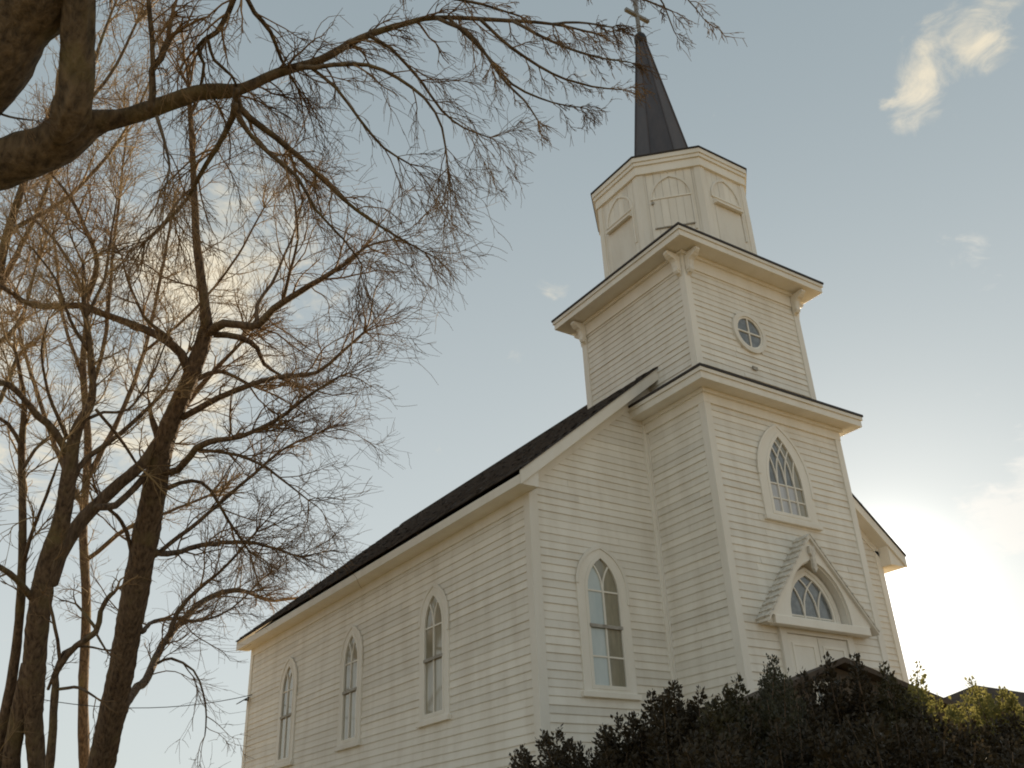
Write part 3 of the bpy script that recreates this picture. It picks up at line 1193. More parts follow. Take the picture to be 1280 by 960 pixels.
# double door
mb = MB()
TW_F.rect(mb, 1.0, 3.0, Z0, ze - .105, 0, .03)
dr = mb.build('double_door', M['trim'], church)
mb = MB()
for a, b in ((.99, 1.16), (2.84, 3.01)):
    TW_F.rect(mb, a, b, Z0, ze - .11, .001, .085)
TW_F.rect(mb, 1.161, 2.839, ze - .26, ze - .11, .001, .084)
mb.build('door_casing', M['trim'], dr, bevel=.006)
for a, b in ((1.17, 1.992), (2.008, 2.83)):
    mb = MB()
    TW_F.rect(mb, a, b, Z0 + .02, ze - .27, .03, .055)
    lf_ = mb.build('door_leaf', M['trim'], dr, bevel=.006)
for a, b in ((1.17, 1.992), (2.008, 2.83)):
    for z0_, z1_ in ((Z0 + .2, Z0 + 1.0), (Z0 + 1.15, ze - .42)):
        mb = MB()
        TW_F.ring(mb, [(a + .1, z0_), (b - .1, z0_), (b - .1, z1_), (a + .1, z1_)], [(a + .15, z0_ + .05), (b - .15, z0_ + .05), (b - .15, z1_ - .05), (a + .15, z1_ - .05)], .054, .07)
        mb.build('door_panel', M['trim'], dr)
mb = MB()
TW_F.rect(mb, 2.03, 2.09, 3.1, 3.35, .055, .09)
mb.build('handle', M['lamp'], dr)
for k in range(5):
    mb = MB()
    TW_F.rect(mb, .8, 3.2, GZ - .3, Z0 - .05 - .17 * k, .07 + .3 * k, .37 + .3 * k)
    mb.build('step', M['stone'], church, bevel=.01)

# hooded lamp on the rear corner
mb = MB()
lx, ly, lz = -A - .045, P + L - .05, 5.75
mb.box(lx - .10, lx, ly - .03, ly + .03, lz + .02, lz + .06)
lamp = mb.build('wall_lamp', M['lamp'], church)
mb = MB()
mb.add([(lx - .02, ly - .12, lz + .12), (lx - .02, ly + .12, lz + .12), (lx - .30, ly - .14, lz - .06), (lx - .30, ly + .14, lz - .06),
        (lx - .02, ly - .12, lz + .09), (lx - .02, ly + .12, lz + .09), (lx - .29, ly - .14, lz - .08), (lx - .29, ly + .14, lz - .08)],
       [(0, 1, 3, 2), (4, 6, 7, 5), (0, 2, 6, 4), (1, 5, 7, 3), (2, 3, 7, 6), (0, 4, 5, 1)])
mb.build('lamp_hood', M['lamp'], lamp)


# ------------------------------------------------------------------ ground
def ground_z(x, y):
    d = (np.asarray(x) - CAM[0]) * FWD[0] / .887 + (np.asarray(y) - CAM[1]) * FWD[1] / .887
    t = np.clip((d - 2.0) / 8.5, 0, 1)
    t = t * t * (3 - 2 * t)
    return -.6 + 1.9 * t + .05 * np.sin(np.asarray(x) * .7) * np.cos(np.asarray(y) * .6)


rad = np.concatenate(([0.0], np.geomspace(.8, 600, 52)))
na = 72
ang = np.linspace(0, 2 * math.pi, na, endpoint=False)
V = [(CAM[0] + r * math.cos(a), CAM[1] + r * math.sin(a), 0) for r in rad[1:] for a in ang]
V = np.array([(CAM[0], CAM[1], 0)] + V)
V[:, 2] = ground_z(V[:, 0], V[:, 1])
F = [(0, 1 + k, 1 + (k + 1) % na) for k in range(na)]
for r in range(len(rad) - 2):
    for k in range(na):
        a, b = 1 + r * na + k, 1 + r * na + (k + 1) % na
        F.append((a, a + na, b + na, b))
mb = MB()
mb.v = [tuple(p) for p in V]
mb.f = F
M['ground'] = simple('dry_winter_grass', (.47, .33, .155), (.34, .235, .105), rough=.95, nscale=.6, detail=10, bstr=.6, bdist=.05)
gr = mb.build('ground', M['ground'], smooth=True)
gr['kind'] = 'structure'


# ------------------------------------------------------------------ trees
class Tubes:
    """batches of tapered tubes, joined into one mesh"""

    def __init__(self):
        self.b = {}

    def add(self, pts, rad, sides):
        pts = np.asarray(pts, float)
        self.b.setdefault((len(pts), sides), []).append((pts, np.asarray(rad, float)))

    def build(self, name, m, parent, rough=0.0):
        VV, LL, base = [], [], 0
        for (n, s), items in self.b.items():
            Pn = np.stack([i[0] for i in items])
            Rn = np.stack([i[1] for i in items])
            Tn = np.gradient(Pn, axis=1)
            Tn /= np.linalg.norm(Tn, axis=2)[..., None] + 1e-9
            mean = Tn.mean(1)
            ref = np.where(np.abs(mean[:, 2:3]) < .8, np.array([[0, 0, 1.]]), np.array([[1., 0, 0]]))[:, None, :]
            Aa = np.cross(Tn, ref)
            Aa /= np.linalg.norm(Aa, axis=2)[..., None] + 1e-9
            Bb = np.cross(Tn, Aa)
            th = np.linspace(0, 2 * np.pi, s, endpoint=False)
            rr = Rn[..., None] * np.ones(s)
            if rough and s >= 30:                # furrowed bark: ridges that wander along the stem
                rows = max(2, n // 3)
                C_ = rng.normal(0, 1, (len(items), rows + 1, s))
                tt = np.linspace(0, rows, n)
                i0 = np.minimum(tt.astype(int), rows - 1)
                f_ = (tt - i0)[None, :, None]
                rr = rr * (1 + rough * (C_[:, i0] * (1 - f_) + C_[:, i0 + 1] * f_))
            elif rough:
                rr = rr * (1 + rough * rng.normal(0, 1, rr.shape))
            ring = Pn[:, :, None, :] + rr[..., None] * (np.cos(th)[None, None, :, None] * Aa[:, :, None, :] + np.sin(th)[None, None, :, None] * Bb[:, :, None, :])
            k = len(items)
            VV.append(ring.reshape(-1, 3))
            idx = base + np.arange(k * n * s).reshape(k, n, s)
            a = idx[:, :-1, :]
            b = idx[:, 1:, :]
            q = np.stack((a, np.roll(a, -1, 2), np.roll(b, -1, 2), b), -1).reshape(-1, 4)
            LL.append(q)
            base += k * n * s
        V = np.concatenate(VV)
        Q = np.concatenate(LL)
        me = np_mesh(name, V, Q.ravel(), np.arange(len(Q)) * 4, np.full(len(Q), 4))
        me.polygons.foreach_set('use_smooth', np.ones(len(Q), bool))
        me.materials.append(m)
        return link(name, me, parent)


def catmull(P, R, step):
    P, R = np.asarray(P, float), np.asarray(R, float)
    Q = np.concatenate((2 * P[:1] - P[1:2], P, 2 * P[-1:] - P[-2:-1]))
    out, orad = [], []
    for i in range(len(P) - 1):
        p0, p1, p2, p3 = Q[i:i + 4]
        n = max(2, int(np.linalg.norm(p2 - p1) / step))
        for t in np.linspace(0, 1, n, endpoint=False):
            out.append(.5 * ((2 * p1) + (-p0 + p2) * t + (2 * p0 - 5 * p1 + 4 * p2 - p3) * t * t + (-p0 + 3 * p1 - 3 * p2 + p3) * t ** 3))
            orad.append(R[i] * (1 - t) + R[i + 1] * t)
    out.append(P[-1])
    orad.append(R[-1])
    return np.array(out), np.array(orad)


def unit(v):
    return v / (np.linalg.norm(v) + 1e-9)


def branch_path(p, d, length, n, wob, bias):
    """a wandering shoot: bias is added to the heading at every step"""
    pts = [p]
    d = unit(d)
    h = length / (n - 1)
    for _ in range(n - 1):
        d = unit(d + rng.normal(0, wob, 3) + bias / (n - 1))
        pts.append(pts[-1] + d * h)
    return np.array(pts)


def shoot_off(tan, spread):
    r = rng.normal(0, 1, 3)
    r -= tan * np.dot(r, tan)
    return unit(tan * math.cos(spread) + unit(r) * math.sin(spread))


class Tree:
    def __init__(self, label, loc, depth, cfg, barkm, twigm, cat='tree', wscale=1.0):
        self.wscale = wscale
        self.root = thing('bare_tree', label, cat, tuple(loc), 'bare winter trees beside the church')
        self.depth = depth
        self.cfg = cfg
        self.bark, self.twigm = barkm, twigm
        self.tw = Tubes()

    def limb(self, pix, name='limb', dd=None, density=1.0, start=.15, sides=None, spawn=True, step=None, ls=1.0):
        """pix: (px, py, width_px[, depth offset]); dd = (start, end) depth drift"""
        n = len(pix)
        dd = dd or (0, 0)
        pts, rad = [], []
        for i, q in enumerate(pix):
            dep = self.depth + dd[0] + (dd[1] - dd[0]) * i / max(n - 1, 1)
            pts.append(at(q[0], q[1], dep))
            rad.append(q[2] * (self.wscale if q[2] > 9 else 1.0) * dep / 1173.4 / 2)
        P, R = catmull(pts, rad, .09 if (sides or 0) >= 30 else (step or .012 * self.depth))
        # small natural kinks
        P[1:-1] += rng.normal(0, 1, P[1:-1].shape) * (R[1:-1, None] * (.012 if R.max() > .12 else .12))
        tb = Tubes()
        big = R.max() > .12
        # rounded ends
        Pc = np.concatenate(([P[0] - unit(P[1] - P[0]) * R[0] * .5], P, [P[-1] + unit(P[-1] - P[-2]) * R[-1] * .5]))
        Rc = np.concatenate(([R[0] * .1], R * (1 + rng.normal(0, .02, len(R))), [R[-1] * .1]))
        tb.add(Pc, Rc, sides or (16 if big else 8))
        tb.build(name, self.bark, self.root, rough=.035 if big else .02)
        if spawn:
            self.spawn(P, R, density, start, ls)
        return P, R

    def spawn(self, P, R, density, start, ls):
        c = self.cfg
        seg = np.linalg.norm(np.diff(P, axis=0), axis=1)
        s = np.concatenate(([0], np.cumsum(seg)))
        tot = s[-1]
        nb = int(tot * c['n1'] * density)
        for _ in range(nb):
            t = tot * (start + (1 - start) * rng.random() ** .8)
            i = min(np.searchsorted(s, t), len(P) - 1)
            tan = unit(P[min(i + 1, len(P) - 1)] - P[max(i - 1, 0)])
            r0 = min(R[i] * .55, c['r1'] * rng.uniform(.6, 1.2))
            d = shoot_off(tan, rng.uniform(.45, 1.15)) + c['dir1']
            ln = ls * c['l1'] * rng.uniform(.45, 1.25) * (1 - .35 * t / tot)
            self.sub(P[i], d, ln, max(r0, c['rmin'] * 1.6), 1)
        # leading end breaks into fine shoots
        tan = unit(P[-1] - P[-3])
        for _ in range(c['tip'] if density > .5 else 2):
            self.sub(P[-1], shoot_off(tan, rng.uniform(.1, .7)), ls * c['l1'] * rng.uniform(.4, .9), max(R[-1] * .8, c['rmin'] * 1.5), 1)

    def sub(self, p, d, ln, r, lev):
        c = self.cfg
        n = (8, 8, 6, 4)[lev]
        bias = c['bias'] * rng.uniform(.4, 1.4)
        pts = branch_path(p, d, ln, n, c['wob'], bias)
        rad = np.linspace(r, max(r * .35, c['rmin'] * .7), n)
        self.tw.add(pts, rad, 4 if lev == 1 else 3)
        if lev >= 3:
            return
        k = c['k'][lev - 1]
        k = int(k * rng.uniform(.7, 1.3) + .5)
        for _ in range(k):
            t = rng.uniform(.15, 1.0) * (n - 1)
            i = int(min(t, n - 2))
            q = pts[i] + (pts[i + 1] - pts[i]) * (t - i)
            tan = unit(pts[i + 1] - pts[i])
            self.sub(q, shoot_off(tan, rng.uniform(.3, .95)), ln * (rng.uniform(.25, .68) if lev == 1 else rng.uniform(.35, .75)), max(rad[i] * .62, c['rmin']), lev + 1)

    def finish(self):
        o = self.tw.build('twigs', self.twigm, self.root)
        o['kind'] = 'stuff'


Z3 = lambda x, y, z: np.array((x, y, z), float)
drop = Z3(0.1, .0, -1.0)

# near tree, its trunk left of the picture, great limb reaching over
ga = Z3(*at(-260, 420, 8.0))
cfgA = dict(n1=6.6, r1=.012, l1=.9, dir1=Z3(.15, -.1, -.25), bias=Z3(.25, -.1, -.75), wob=.17, rmin=.0025, k=(8, 2), tip=4)
tA = Tree('big bare tree reaching a heavy limb over the lawn from the top left', (ga[0], ga[1], float(ground_z(ga[0], ga[1]))), 8.0, cfgA, M['bark'], M['twig'])
bz = float(ground_z(ga[0], ga[1]))
# trunk from the ground up to the fork
fork = at(-190, 235, 8.0)
tb = Tubes()
Pt, Rt = catmull([(ga[0], ga[1], bz - .3), (ga[0], ga[1], bz + .15), (ga[0], ga[1], bz + 1.2), tuple((ga + fork) / 2 + Z3(.05, 0, .3)), tuple(fork)], [.62, .5, .42, .38, .34], .25)
tb.add(Pt, Rt, 44)
tb.build('trunk', M['bark'], tA.root, rough=.04)
tA.limb([(-190, 235, 72), (-120, 160, 84), (-30, 108, 84), (18, 32, 84), (62, -20, 80), (120, -110, 70), (170, -220, 55)], spawn=False, sides=44)
tA.limb([(-200, 250, 60), (-60, 222, 64), (0, 205, 60), (45, 190, 56), (85, 172, 50), (112, 154, 36), (150, 148, 22), (195, 134, 21), (245, 117, 20), (275, 114, 19), (303, 111, 14), (345, 92, 12), (400, 75, 10), (450, 48, 8.5), (505, 30, 7), (545, 22, 6), (620, 25, 5), (690, 30, 3.6), (745, 42, 2.2)], sides=20, density=.9, start=.42, dd=(0, 1.0), ls=.75)
tA.limb([(70, 176, 18), (80, 160, 36), (90, 138, 46), (96, 105, 41), (97, 60, 39), (98, 0, 40), (96, -70, 38), (100, -160, 30)], spawn=False, sides=40)
lsA = [
    [(296, 112, 9), (300, 135, 9), (330, 160, 8), (375, 197, 7), (412, 232, 5.5), (445, 262, 4), (490, 292, 3), (530, 315, 2)],
    [(293, 130, 10), (296, 140, 9), (310, 165, 6), (340, 195, 5.5), (372, 222, 4.5), (395, 262, 3.5), (430, 300, 2.5), (452, 330, 1.8)],
    [(293, 130, 9), (290, 148, 8), (270, 185, 6.5), (248, 222, 6), (236, 246, 5), (205, 280, 4.5), (182, 302, 3)],
    [(372, 84, 7), (395, 84, 6), (440, 80, 5.5), (480, 88, 4.5), (530, 122, 3.5), (552, 160, 3), (560, 210, 2)],
    [(462, 45, 5), (490, 62, 4.2), (525, 100, 3.6), (552, 138, 3), (580, 160, 2.2), (612, 172, 1.6)],
    [(385, 82, 4.5), (420, 110, 4), (450, 150, 3.5), (480, 185, 3), (512, 205, 2)],
    [(545, 22, 5), (590, 45, 4), (625, 95, 3.2), (655, 125, 2.6), (672, 150, 1.8)],
    [(600, 24, 4.5), (640, 60, 4), (690, 92, 3.2), (740, 108, 2.4), (778, 112, 1.6)],
    [(640, 26, 4.5), (690, 52, 3.6), (740, 70, 2.8), (788, 78, 1.6)],
    [(560, 22, 4.5), (600, 60, 3.8), (640, 105, 3), (690, 128, 2), (725, 134, 1.4)],
    [(690, 30, 3.6), (725, 28, 3), (765, 34, 2)],
    [(186, 138, 8), (191, 115, 9), (190, 88, 8), (200, 72, 8), (211, 50, 8)],
    [(191, 92, 6), (190, 60, 6), (189, 30, 6), (184, -10, 5), (180, -60, 4)],
    [(330, -60, 8), (300, -20, 7.5), (286, 15, 7), (270, 40, 6.5), (247, 58, 5.5), (255, 80, 4), (250, 110, 3)],
    [(300, -15, 6), (318, 15, 6), (338, 40, 5.5), (352, 75, 4.5), (372, 110, 3)],
    [(260, 50, 4.5), (268, 75, 4.2), (290, 95, 3.5), (296, 110, 3)],
    [(196, 146, 5), (205, 175, 4), (212, 210, 3), (205, 240, 2)],
    [(440, -70, 6), (480, -30, 5), (540, -8, 4.2), (600, 5, 3.4), (650, 20, 2.2)],
    [(560, -80, 6), (640, -45, 4.5), (720, -20, 3.6), (790, -6, 2.8), (840, 14, 1.8)],
    [(700, -60, 4), (770, -40, 3.2), (820, -10, 2.4), (843, 40, 1.3)],
    [(760, -60, 3.6), (830, -30, 2.4), (862, 2, 1.8), (880, 24, 1.0)],
    [(0, 142, 3), (12, 146, 3), (28, 149, 2.5), (42, 150, 1.5)],
]
for k, l in enumerate(lsA):
    a = rng.uniform(-.5, .5)
    small = k in (11, 21)
    tA.limb(l, dd=(.1, a * 2), density=0.25 if small else (.45 if k in (19, 20, 18) else 1.0), start=.1, step=.12, ls=.34 if k in (6, 7, 8, 9, 10) else .3 if k >= 17 else .9)
tA.finish()

# middle tree: straight leaning trunk in front of the others
gb = at(100, 1090, 21)
gbz = float(ground_z(gb[0], gb[1]))
cfgB = dict(n1=3.6, r1=.024, l1=2.0, dir1=Z3(.1, -.1, .12), bias=Z3(.1, 0, .05), wob=.17, rmin=.0050, k=(8, 2), tip=5)
tB = Tree('tall bare tree with a straight dark trunk nearest the church wall', (gb[0], gb[1], gbz), 21, cfgB, M['bark2'], M['twig'], wscale=.84)
tB.limb([(85, 1140, 62), (105, 1060, 50), (120, 985, 42), (129, 945, 38), (150, 845, 37), (169, 740, 39), (188, 640, 36), (203, 560, 30), (221, 510, 26), (235, 478, 24), (247, 447, 24), (259, 408, 20)], 'trunk', spawn=False, sides=44)
lsB = [
    ([(259, 415, 20), (254, 365, 14), (246, 305, 12), (243, 245, 10), (240, 180, 7), (236, 110, 4)], (0, -.5), .9),
    ([(238, 470, 16), (226, 442, 14), (200, 421, 12), (163, 405, 10.5), (120, 389, 9.5), (100, 382, 8.5), (42, 382, 7), (18, 368, 6), (0, 358, 5), (-50, 330, 4)], (0, -1.5), .8),
    ([(105, 382, 8), (118, 345, 7.5), (119, 315, 6), (104, 280, 5), (90, 250, 4), (66, 220, 3)], (-1, -1.6), 1.),
    ([(108, 378, 5), (88, 330, 4), (64, 295, 3.5), (40, 270, 2.5), (30, 240, 2)], (-1, -.4), .9),
    ([(215, 425, 6), (180, 395, 4), (160, 350, 3), (152, 320, 2)], (-.3, -1), .7),
    ([(257, 420, 14), (280, 405, 13), (305, 407, 12), (325, 406, 11), (341, 386, 9), (365, 371, 8), (400, 350, 7), (430, 331, 5), (458, 308, 3), (490, 300, 2)], (0, -2.0), 1.1),
    ([(322, 405, 7), (322, 380, 5), (340, 355, 4), (355, 320, 3), (368, 290, 2.5), (378, 250, 2)], (-.5, 1.5), .9),
    ([(353, 378, 5), (362, 340, 4), (372, 300, 3), (368, 250, 2.4), (358, 210, 2)], (-.8, -2.0), .9),
    ([(268, 418, 10), (300, 422, 8), (322, 435, 6), (330, 455, 5), (352, 470, 3)], (0, 1.5), .8),
    ([(232, 486, 8), (258, 468, 6.5), (280, 465, 5), (310, 480, 4)], (0, .5), .7),
    ([(228, 522, 9), (258, 505, 8), (300, 486, 7), (345, 472, 6), (395, 466, 5), (425, 442, 4), (455, 415, 2.6)], (0, -1.5), 1.1),
    ([(205, 590, 11), (222, 588, 9), (245, 562, 9), (262, 552, 8), (300, 546, 6), (345, 525, 5), (385, 495, 4), (425, 470, 2.5)], (0, -2.5), 1.2),
    ([(245, 562, 5), (285, 566, 4.5), (325, 580, 3.6), (360, 605, 2.6), (385, 625, 1.8)], (-.3, -2.0), 1.),
    ([(210, 610, 6), (240, 600, 5), (262, 612, 4), (285, 650, 3.5), (312, 690, 2.5)], (-.2, 1.5), .9),
    ([(192, 690, 9), (215, 692, 7), (260, 680, 6), (310, 678, 5), (345, 686, 3.6), (375, 695, 2.4), (405, 690, 1.6)], (0, 9), 1.0),
    ([(185, 700, 7), (225, 670, 5.5), (262, 640, 5), (320, 590, 4), (356, 560, 3), (400, 540, 2)], (0, 2.5), .9),
    ([(150, 895, 14), (165, 868, 14), (185, 845, 12.5), (203, 806, 11), (232, 772, 9), (262, 747, 7.5), (300, 738, 6), (335, 750, 4), (370, 748, 2.5)], (.5, 11.0), .7),
    ([(212, 795, 8), (222, 765, 6), (250, 735, 5), (285, 705, 3.6), (320, 665, 2.5)], (1, 2.), .8),
    ([(178, 790, 6), (190, 778, 5), (215, 773, 4), (250, 776, 3), (290, 760, 2.4), (330, 722, 1.8)], (0, 8), .8),
    ([(197, 829, 4), (214, 823, 3.4), (242, 838, 2.6), (254, 866, 2.4), (258, 895, 2.2), (256, 920, 1.4)], (.5, .6), .35),
    ([(172, 725, 6), (158, 665, 5), (146, 645, 4.6), (130, 632, 4)], (0, -.6), .3),
    ([(205, 565, 18), (196, 540, 12), (189, 520, 6), (186, 500, 3)], (0, .1), .2),
]
for l, dd, de in lsB:
    tB.limb(l, dd=dd, density=de, start=.12, step=.25)
tB.finish()

# left tree, several stems from one stool
gc = at(25, 1090, 19)
gcz = float(ground_z(gc[0], gc[1]))
cfgC = dict(n1=3.0, r1=.024, l1=1.9, dir1=Z3(-.05, 0, .18), bias=Z3(0, 0, .12), wob=.17, rmin=.0048, k=(9, 2), tip=5)
tC = Tree('thick bare tree forking into several stems at the left edge', (gc[0], gc[1], gcz), 19, cfgC, M['bark2'], M['sunlit_twig'], wscale=.74)
tC.limb([(40, 1130, 66), (44, 1040, 40), (46, 960, 27), (42, 900, 30), (43, 830, 36), (49, 765, 36), (60, 705, 34), (77, 650, 28), (86, 595, 25), (90, 560, 22), (99, 530, 18), (113, 505, 14), (116, 475, 11), (112, 430, 8), (106, 385, 6), (104, 330, 4)], 'trunk', density=.5, start=.6, sides=44)
tC.limb([(20, 1130, 50), (14, 1030, 34), (14, 955, 28), (24, 890, 26), (36, 830, 24)], 'trunk', spawn=False, sides=36)
lsC = [
    ([(62, 730, 28), (74, 695, 25), (95, 660, 24), (117, 635, 22), (150, 604, 20), (178, 580, 18), (200, 545, 13), (228, 510, 9), (262, 470, 6), (300, 430, 4)], (0, 3.0), .8),
    ([(120, 634, 12), (145, 632, 12), (168, 610, 12), (184, 590, 10)], (.4, 2), .2),
    ([(86, 575, 14), (70, 540, 13), (48, 520, 12), (28, 496, 10), (12, 482, 8), (-20, 474, 6)], (0, -1.), .6),
    ([(84, 548, 6), (72, 520, 5), (60, 490, 4), (52, 440, 3), (60, 400, 2)], (0, -.5), .9),
    ([(46, 755, 12), (30, 735, 11), (12, 716, 10), (-20, 700, 8)], (0, -1), .5),
    ([(92, 600, 7), (106, 575, 7), (140, 550, 6), (180, 515, 5), (205, 488, 3.4), (235, 440, 2.4)], (0, 2), .9),
    ([(100, 528, 5), (130, 515, 4), (160, 512, 3.4), (190, 470, 2.6), (210, 420, 2)], (0, 1.5), .8),
    ([(120, 512, 4), (150, 548, 4), (172, 582, 3)], (0, 1), .2),
    ([(108, 395, 5), (130, 350, 3.6), (138, 300, 3), (146, 250, 2)], (0, .8), 1.),
    ([(112, 440, 5), (88, 400, 4), (70, 350, 3), (40, 310, 2)], (0, -.8), 1.),
    ([(8, 1130, 40), (-12, 1010, 28), (-6, 950, 24), (8, 885, 18), (18, 830, 16), (25, 760, 15), (28, 690, 13), (28, 620, 12), (27, 560, 9), (30, 500, 6), (20, 440, 4)], (0, .5), .5),
    ([(28, 560, 6), (10, 530, 5), (-10, 520, 4)], (0, 0), .5),
    ([(30, 700, 5), (42, 660, 4.4), (58, 620, 4), (72, 580, 2.5)], (0, -.6), .4),
    ([(26, 590, 5), (44, 562, 4), (62, 545, 3.2)], (0, .6), .4),
]
for l, dd, de in lsC:
    tC.limb(l, dd=dd, density=de, start=.15, step=.22)
tC.finish()

# dark sapling between the two
ge = at(54, 1060, 18)
cfgE = dict(n1=2.2, r1=.018, l1=.8, dir1=Z3(0, 0, .1), bias=Z3(0, 0, -.1), wob=.2, rmin=.005, k=(4, 3), tip=3)
tE = Tree('slim dark sapling with a crooked stem between the thick trunks', (ge[0], ge[1], float(ground_z(ge[0], ge[1]))), 18, cfgE, M['bark2'], M['twig'])
tE.limb([(54, 1075, 14), (58, 1000, 12), (62, 950, 11), (66, 910, 10), (69, 870, 10), (69, 845, 9), (76, 830, 8), (95, 808, 8), (120, 790, 8), (126, 765, 6.5), (134, 748, 6), (143, 740, 5)], 'trunk', density=.3, start=.5)
for l in ([(76, 832, 5), (72, 800, 4.5), (66, 770, 4), (62, 745, 3), (68, 700, 2)], [(70, 862, 4), (85, 860, 4), (100, 860, 3.6), (120, 872, 2.4)], [(60, 862, 4), (80, 815, 4), (105, 808, 3.2), (128, 812, 2)],
          [(120, 786, 4), (108, 770, 3.4), (95, 755, 2.6)], [(118, 788, 3.4), (132, 812, 2.4)]):
    tE.limb(l, dd=(0, rng.uniform(-.5, .5)), density=.5, step=.2)
tE.finish()

# fine-twigged trees farther back
cfgF = dict(n1=3.0, r1=.022, l1=2.2, dir1=Z3(0, 0, .15), bias=Z3(0, 0, .1), wob=.17, rmin=.0066, k=(9, 2), tip=6)
gf = at(120, 1040, 32)
tF = Tree('farther bare tree with fine tan twigs seen through the nearer trunks', (gf[0], gf[1], float(ground_z(gf[0], gf[1]))), 32, cfgF, M['bark2'], M['sunlit_twig'])
tF.limb([(112, 1060, 17), (106, 960, 14), (104, 860, 12), (108, 760, 11), (104, 660, 10), (110, 560, 9), (104, 460, 8), (110, 380, 5)], 'trunk', density=.4, start=.4)
for l in ([(106, 640, 8), (70, 560, 6), (40, 470, 5), (20, 400, 3)], [(108, 600, 8), (150, 520, 6), (180, 440, 5), (200, 350, 4), (215, 270, 3)], [(104, 520, 6), (130, 430, 5), (140, 330, 4), (150, 240, 3), (160, 150, 2)],
          [(106, 480, 5), (80, 400, 4), (70, 320, 3), (62, 230, 2)], [(108, 700, 6), (160, 660, 5), (210, 640, 4), (260, 620, 3)], [(180, 440, 4), (240, 390, 3.4), (290, 330, 3), (330, 260, 2)]):
    tF.limb(l, dd=(0, rng.uniform(-3, 3)), density=1.0, step=.35)
tF.finish()
gg = at(-40, 1030, 27)
tG = Tree('bare tree with twigs tinted sunlit gold behind the great limb at the left edge', (gg[0], gg[1], float(ground_z(gg[0], gg[1]))), 27, cfgF, M['bark'], M['sunlit_twig'])
tG.limb([(-60, 1060, 34), (-50, 900, 26), (-45, 700, 22), (-30, 500, 18), (-10, 380, 14), (10, 290, 10), (40, 200, 7), (70, 120, 5)], 'trunk', density=.5, start=.5)
for l in ([(-10, 380, 9), (20, 320, 7), (40, 280, 5), (60, 230, 4), (66, 170, 3)], [(40, 200, 6), (90, 150, 5), (140, 90, 4), (170, 30, 3)], [(60, 150, 5), (110, 90, 4.4), (130, 40, 3.4), (150, -10, 2.4)],
          [(-20, 440, 7), (10, 420, 6), (30, 390, 4), (46, 330, 3)], [(10, 290, 6), (80, 250, 5), (130, 200, 4), (170, 140, 3), (200, 70, 2)], [(-40, 560, 8), (0, 500, 6), (20, 450, 4)]):
    tG.limb(l, dd=(0, rng.uniform(-3, 3)), density=1.0, step=.3)
tG.finish()

# thin service wire from the trees to the rear of the church
pA, pB = at(20, 868, 24), np.array((-A - .02, P + L - .3, 5.9))
tb = Tubes()
ts = np.linspace(0, 1, 14)
tb.add([pA * (1 - t) + pB * t - Z3(0, 0, .35) * (4 * t * (1 - t)) for t in ts], np.full(14, .011), 5)
wr = tb.build('service_wire', M['wire'], None)
wr['label'] = 'thin service wire sagging from the trunks to the rear church corner'
wr['category'] = 'wire'


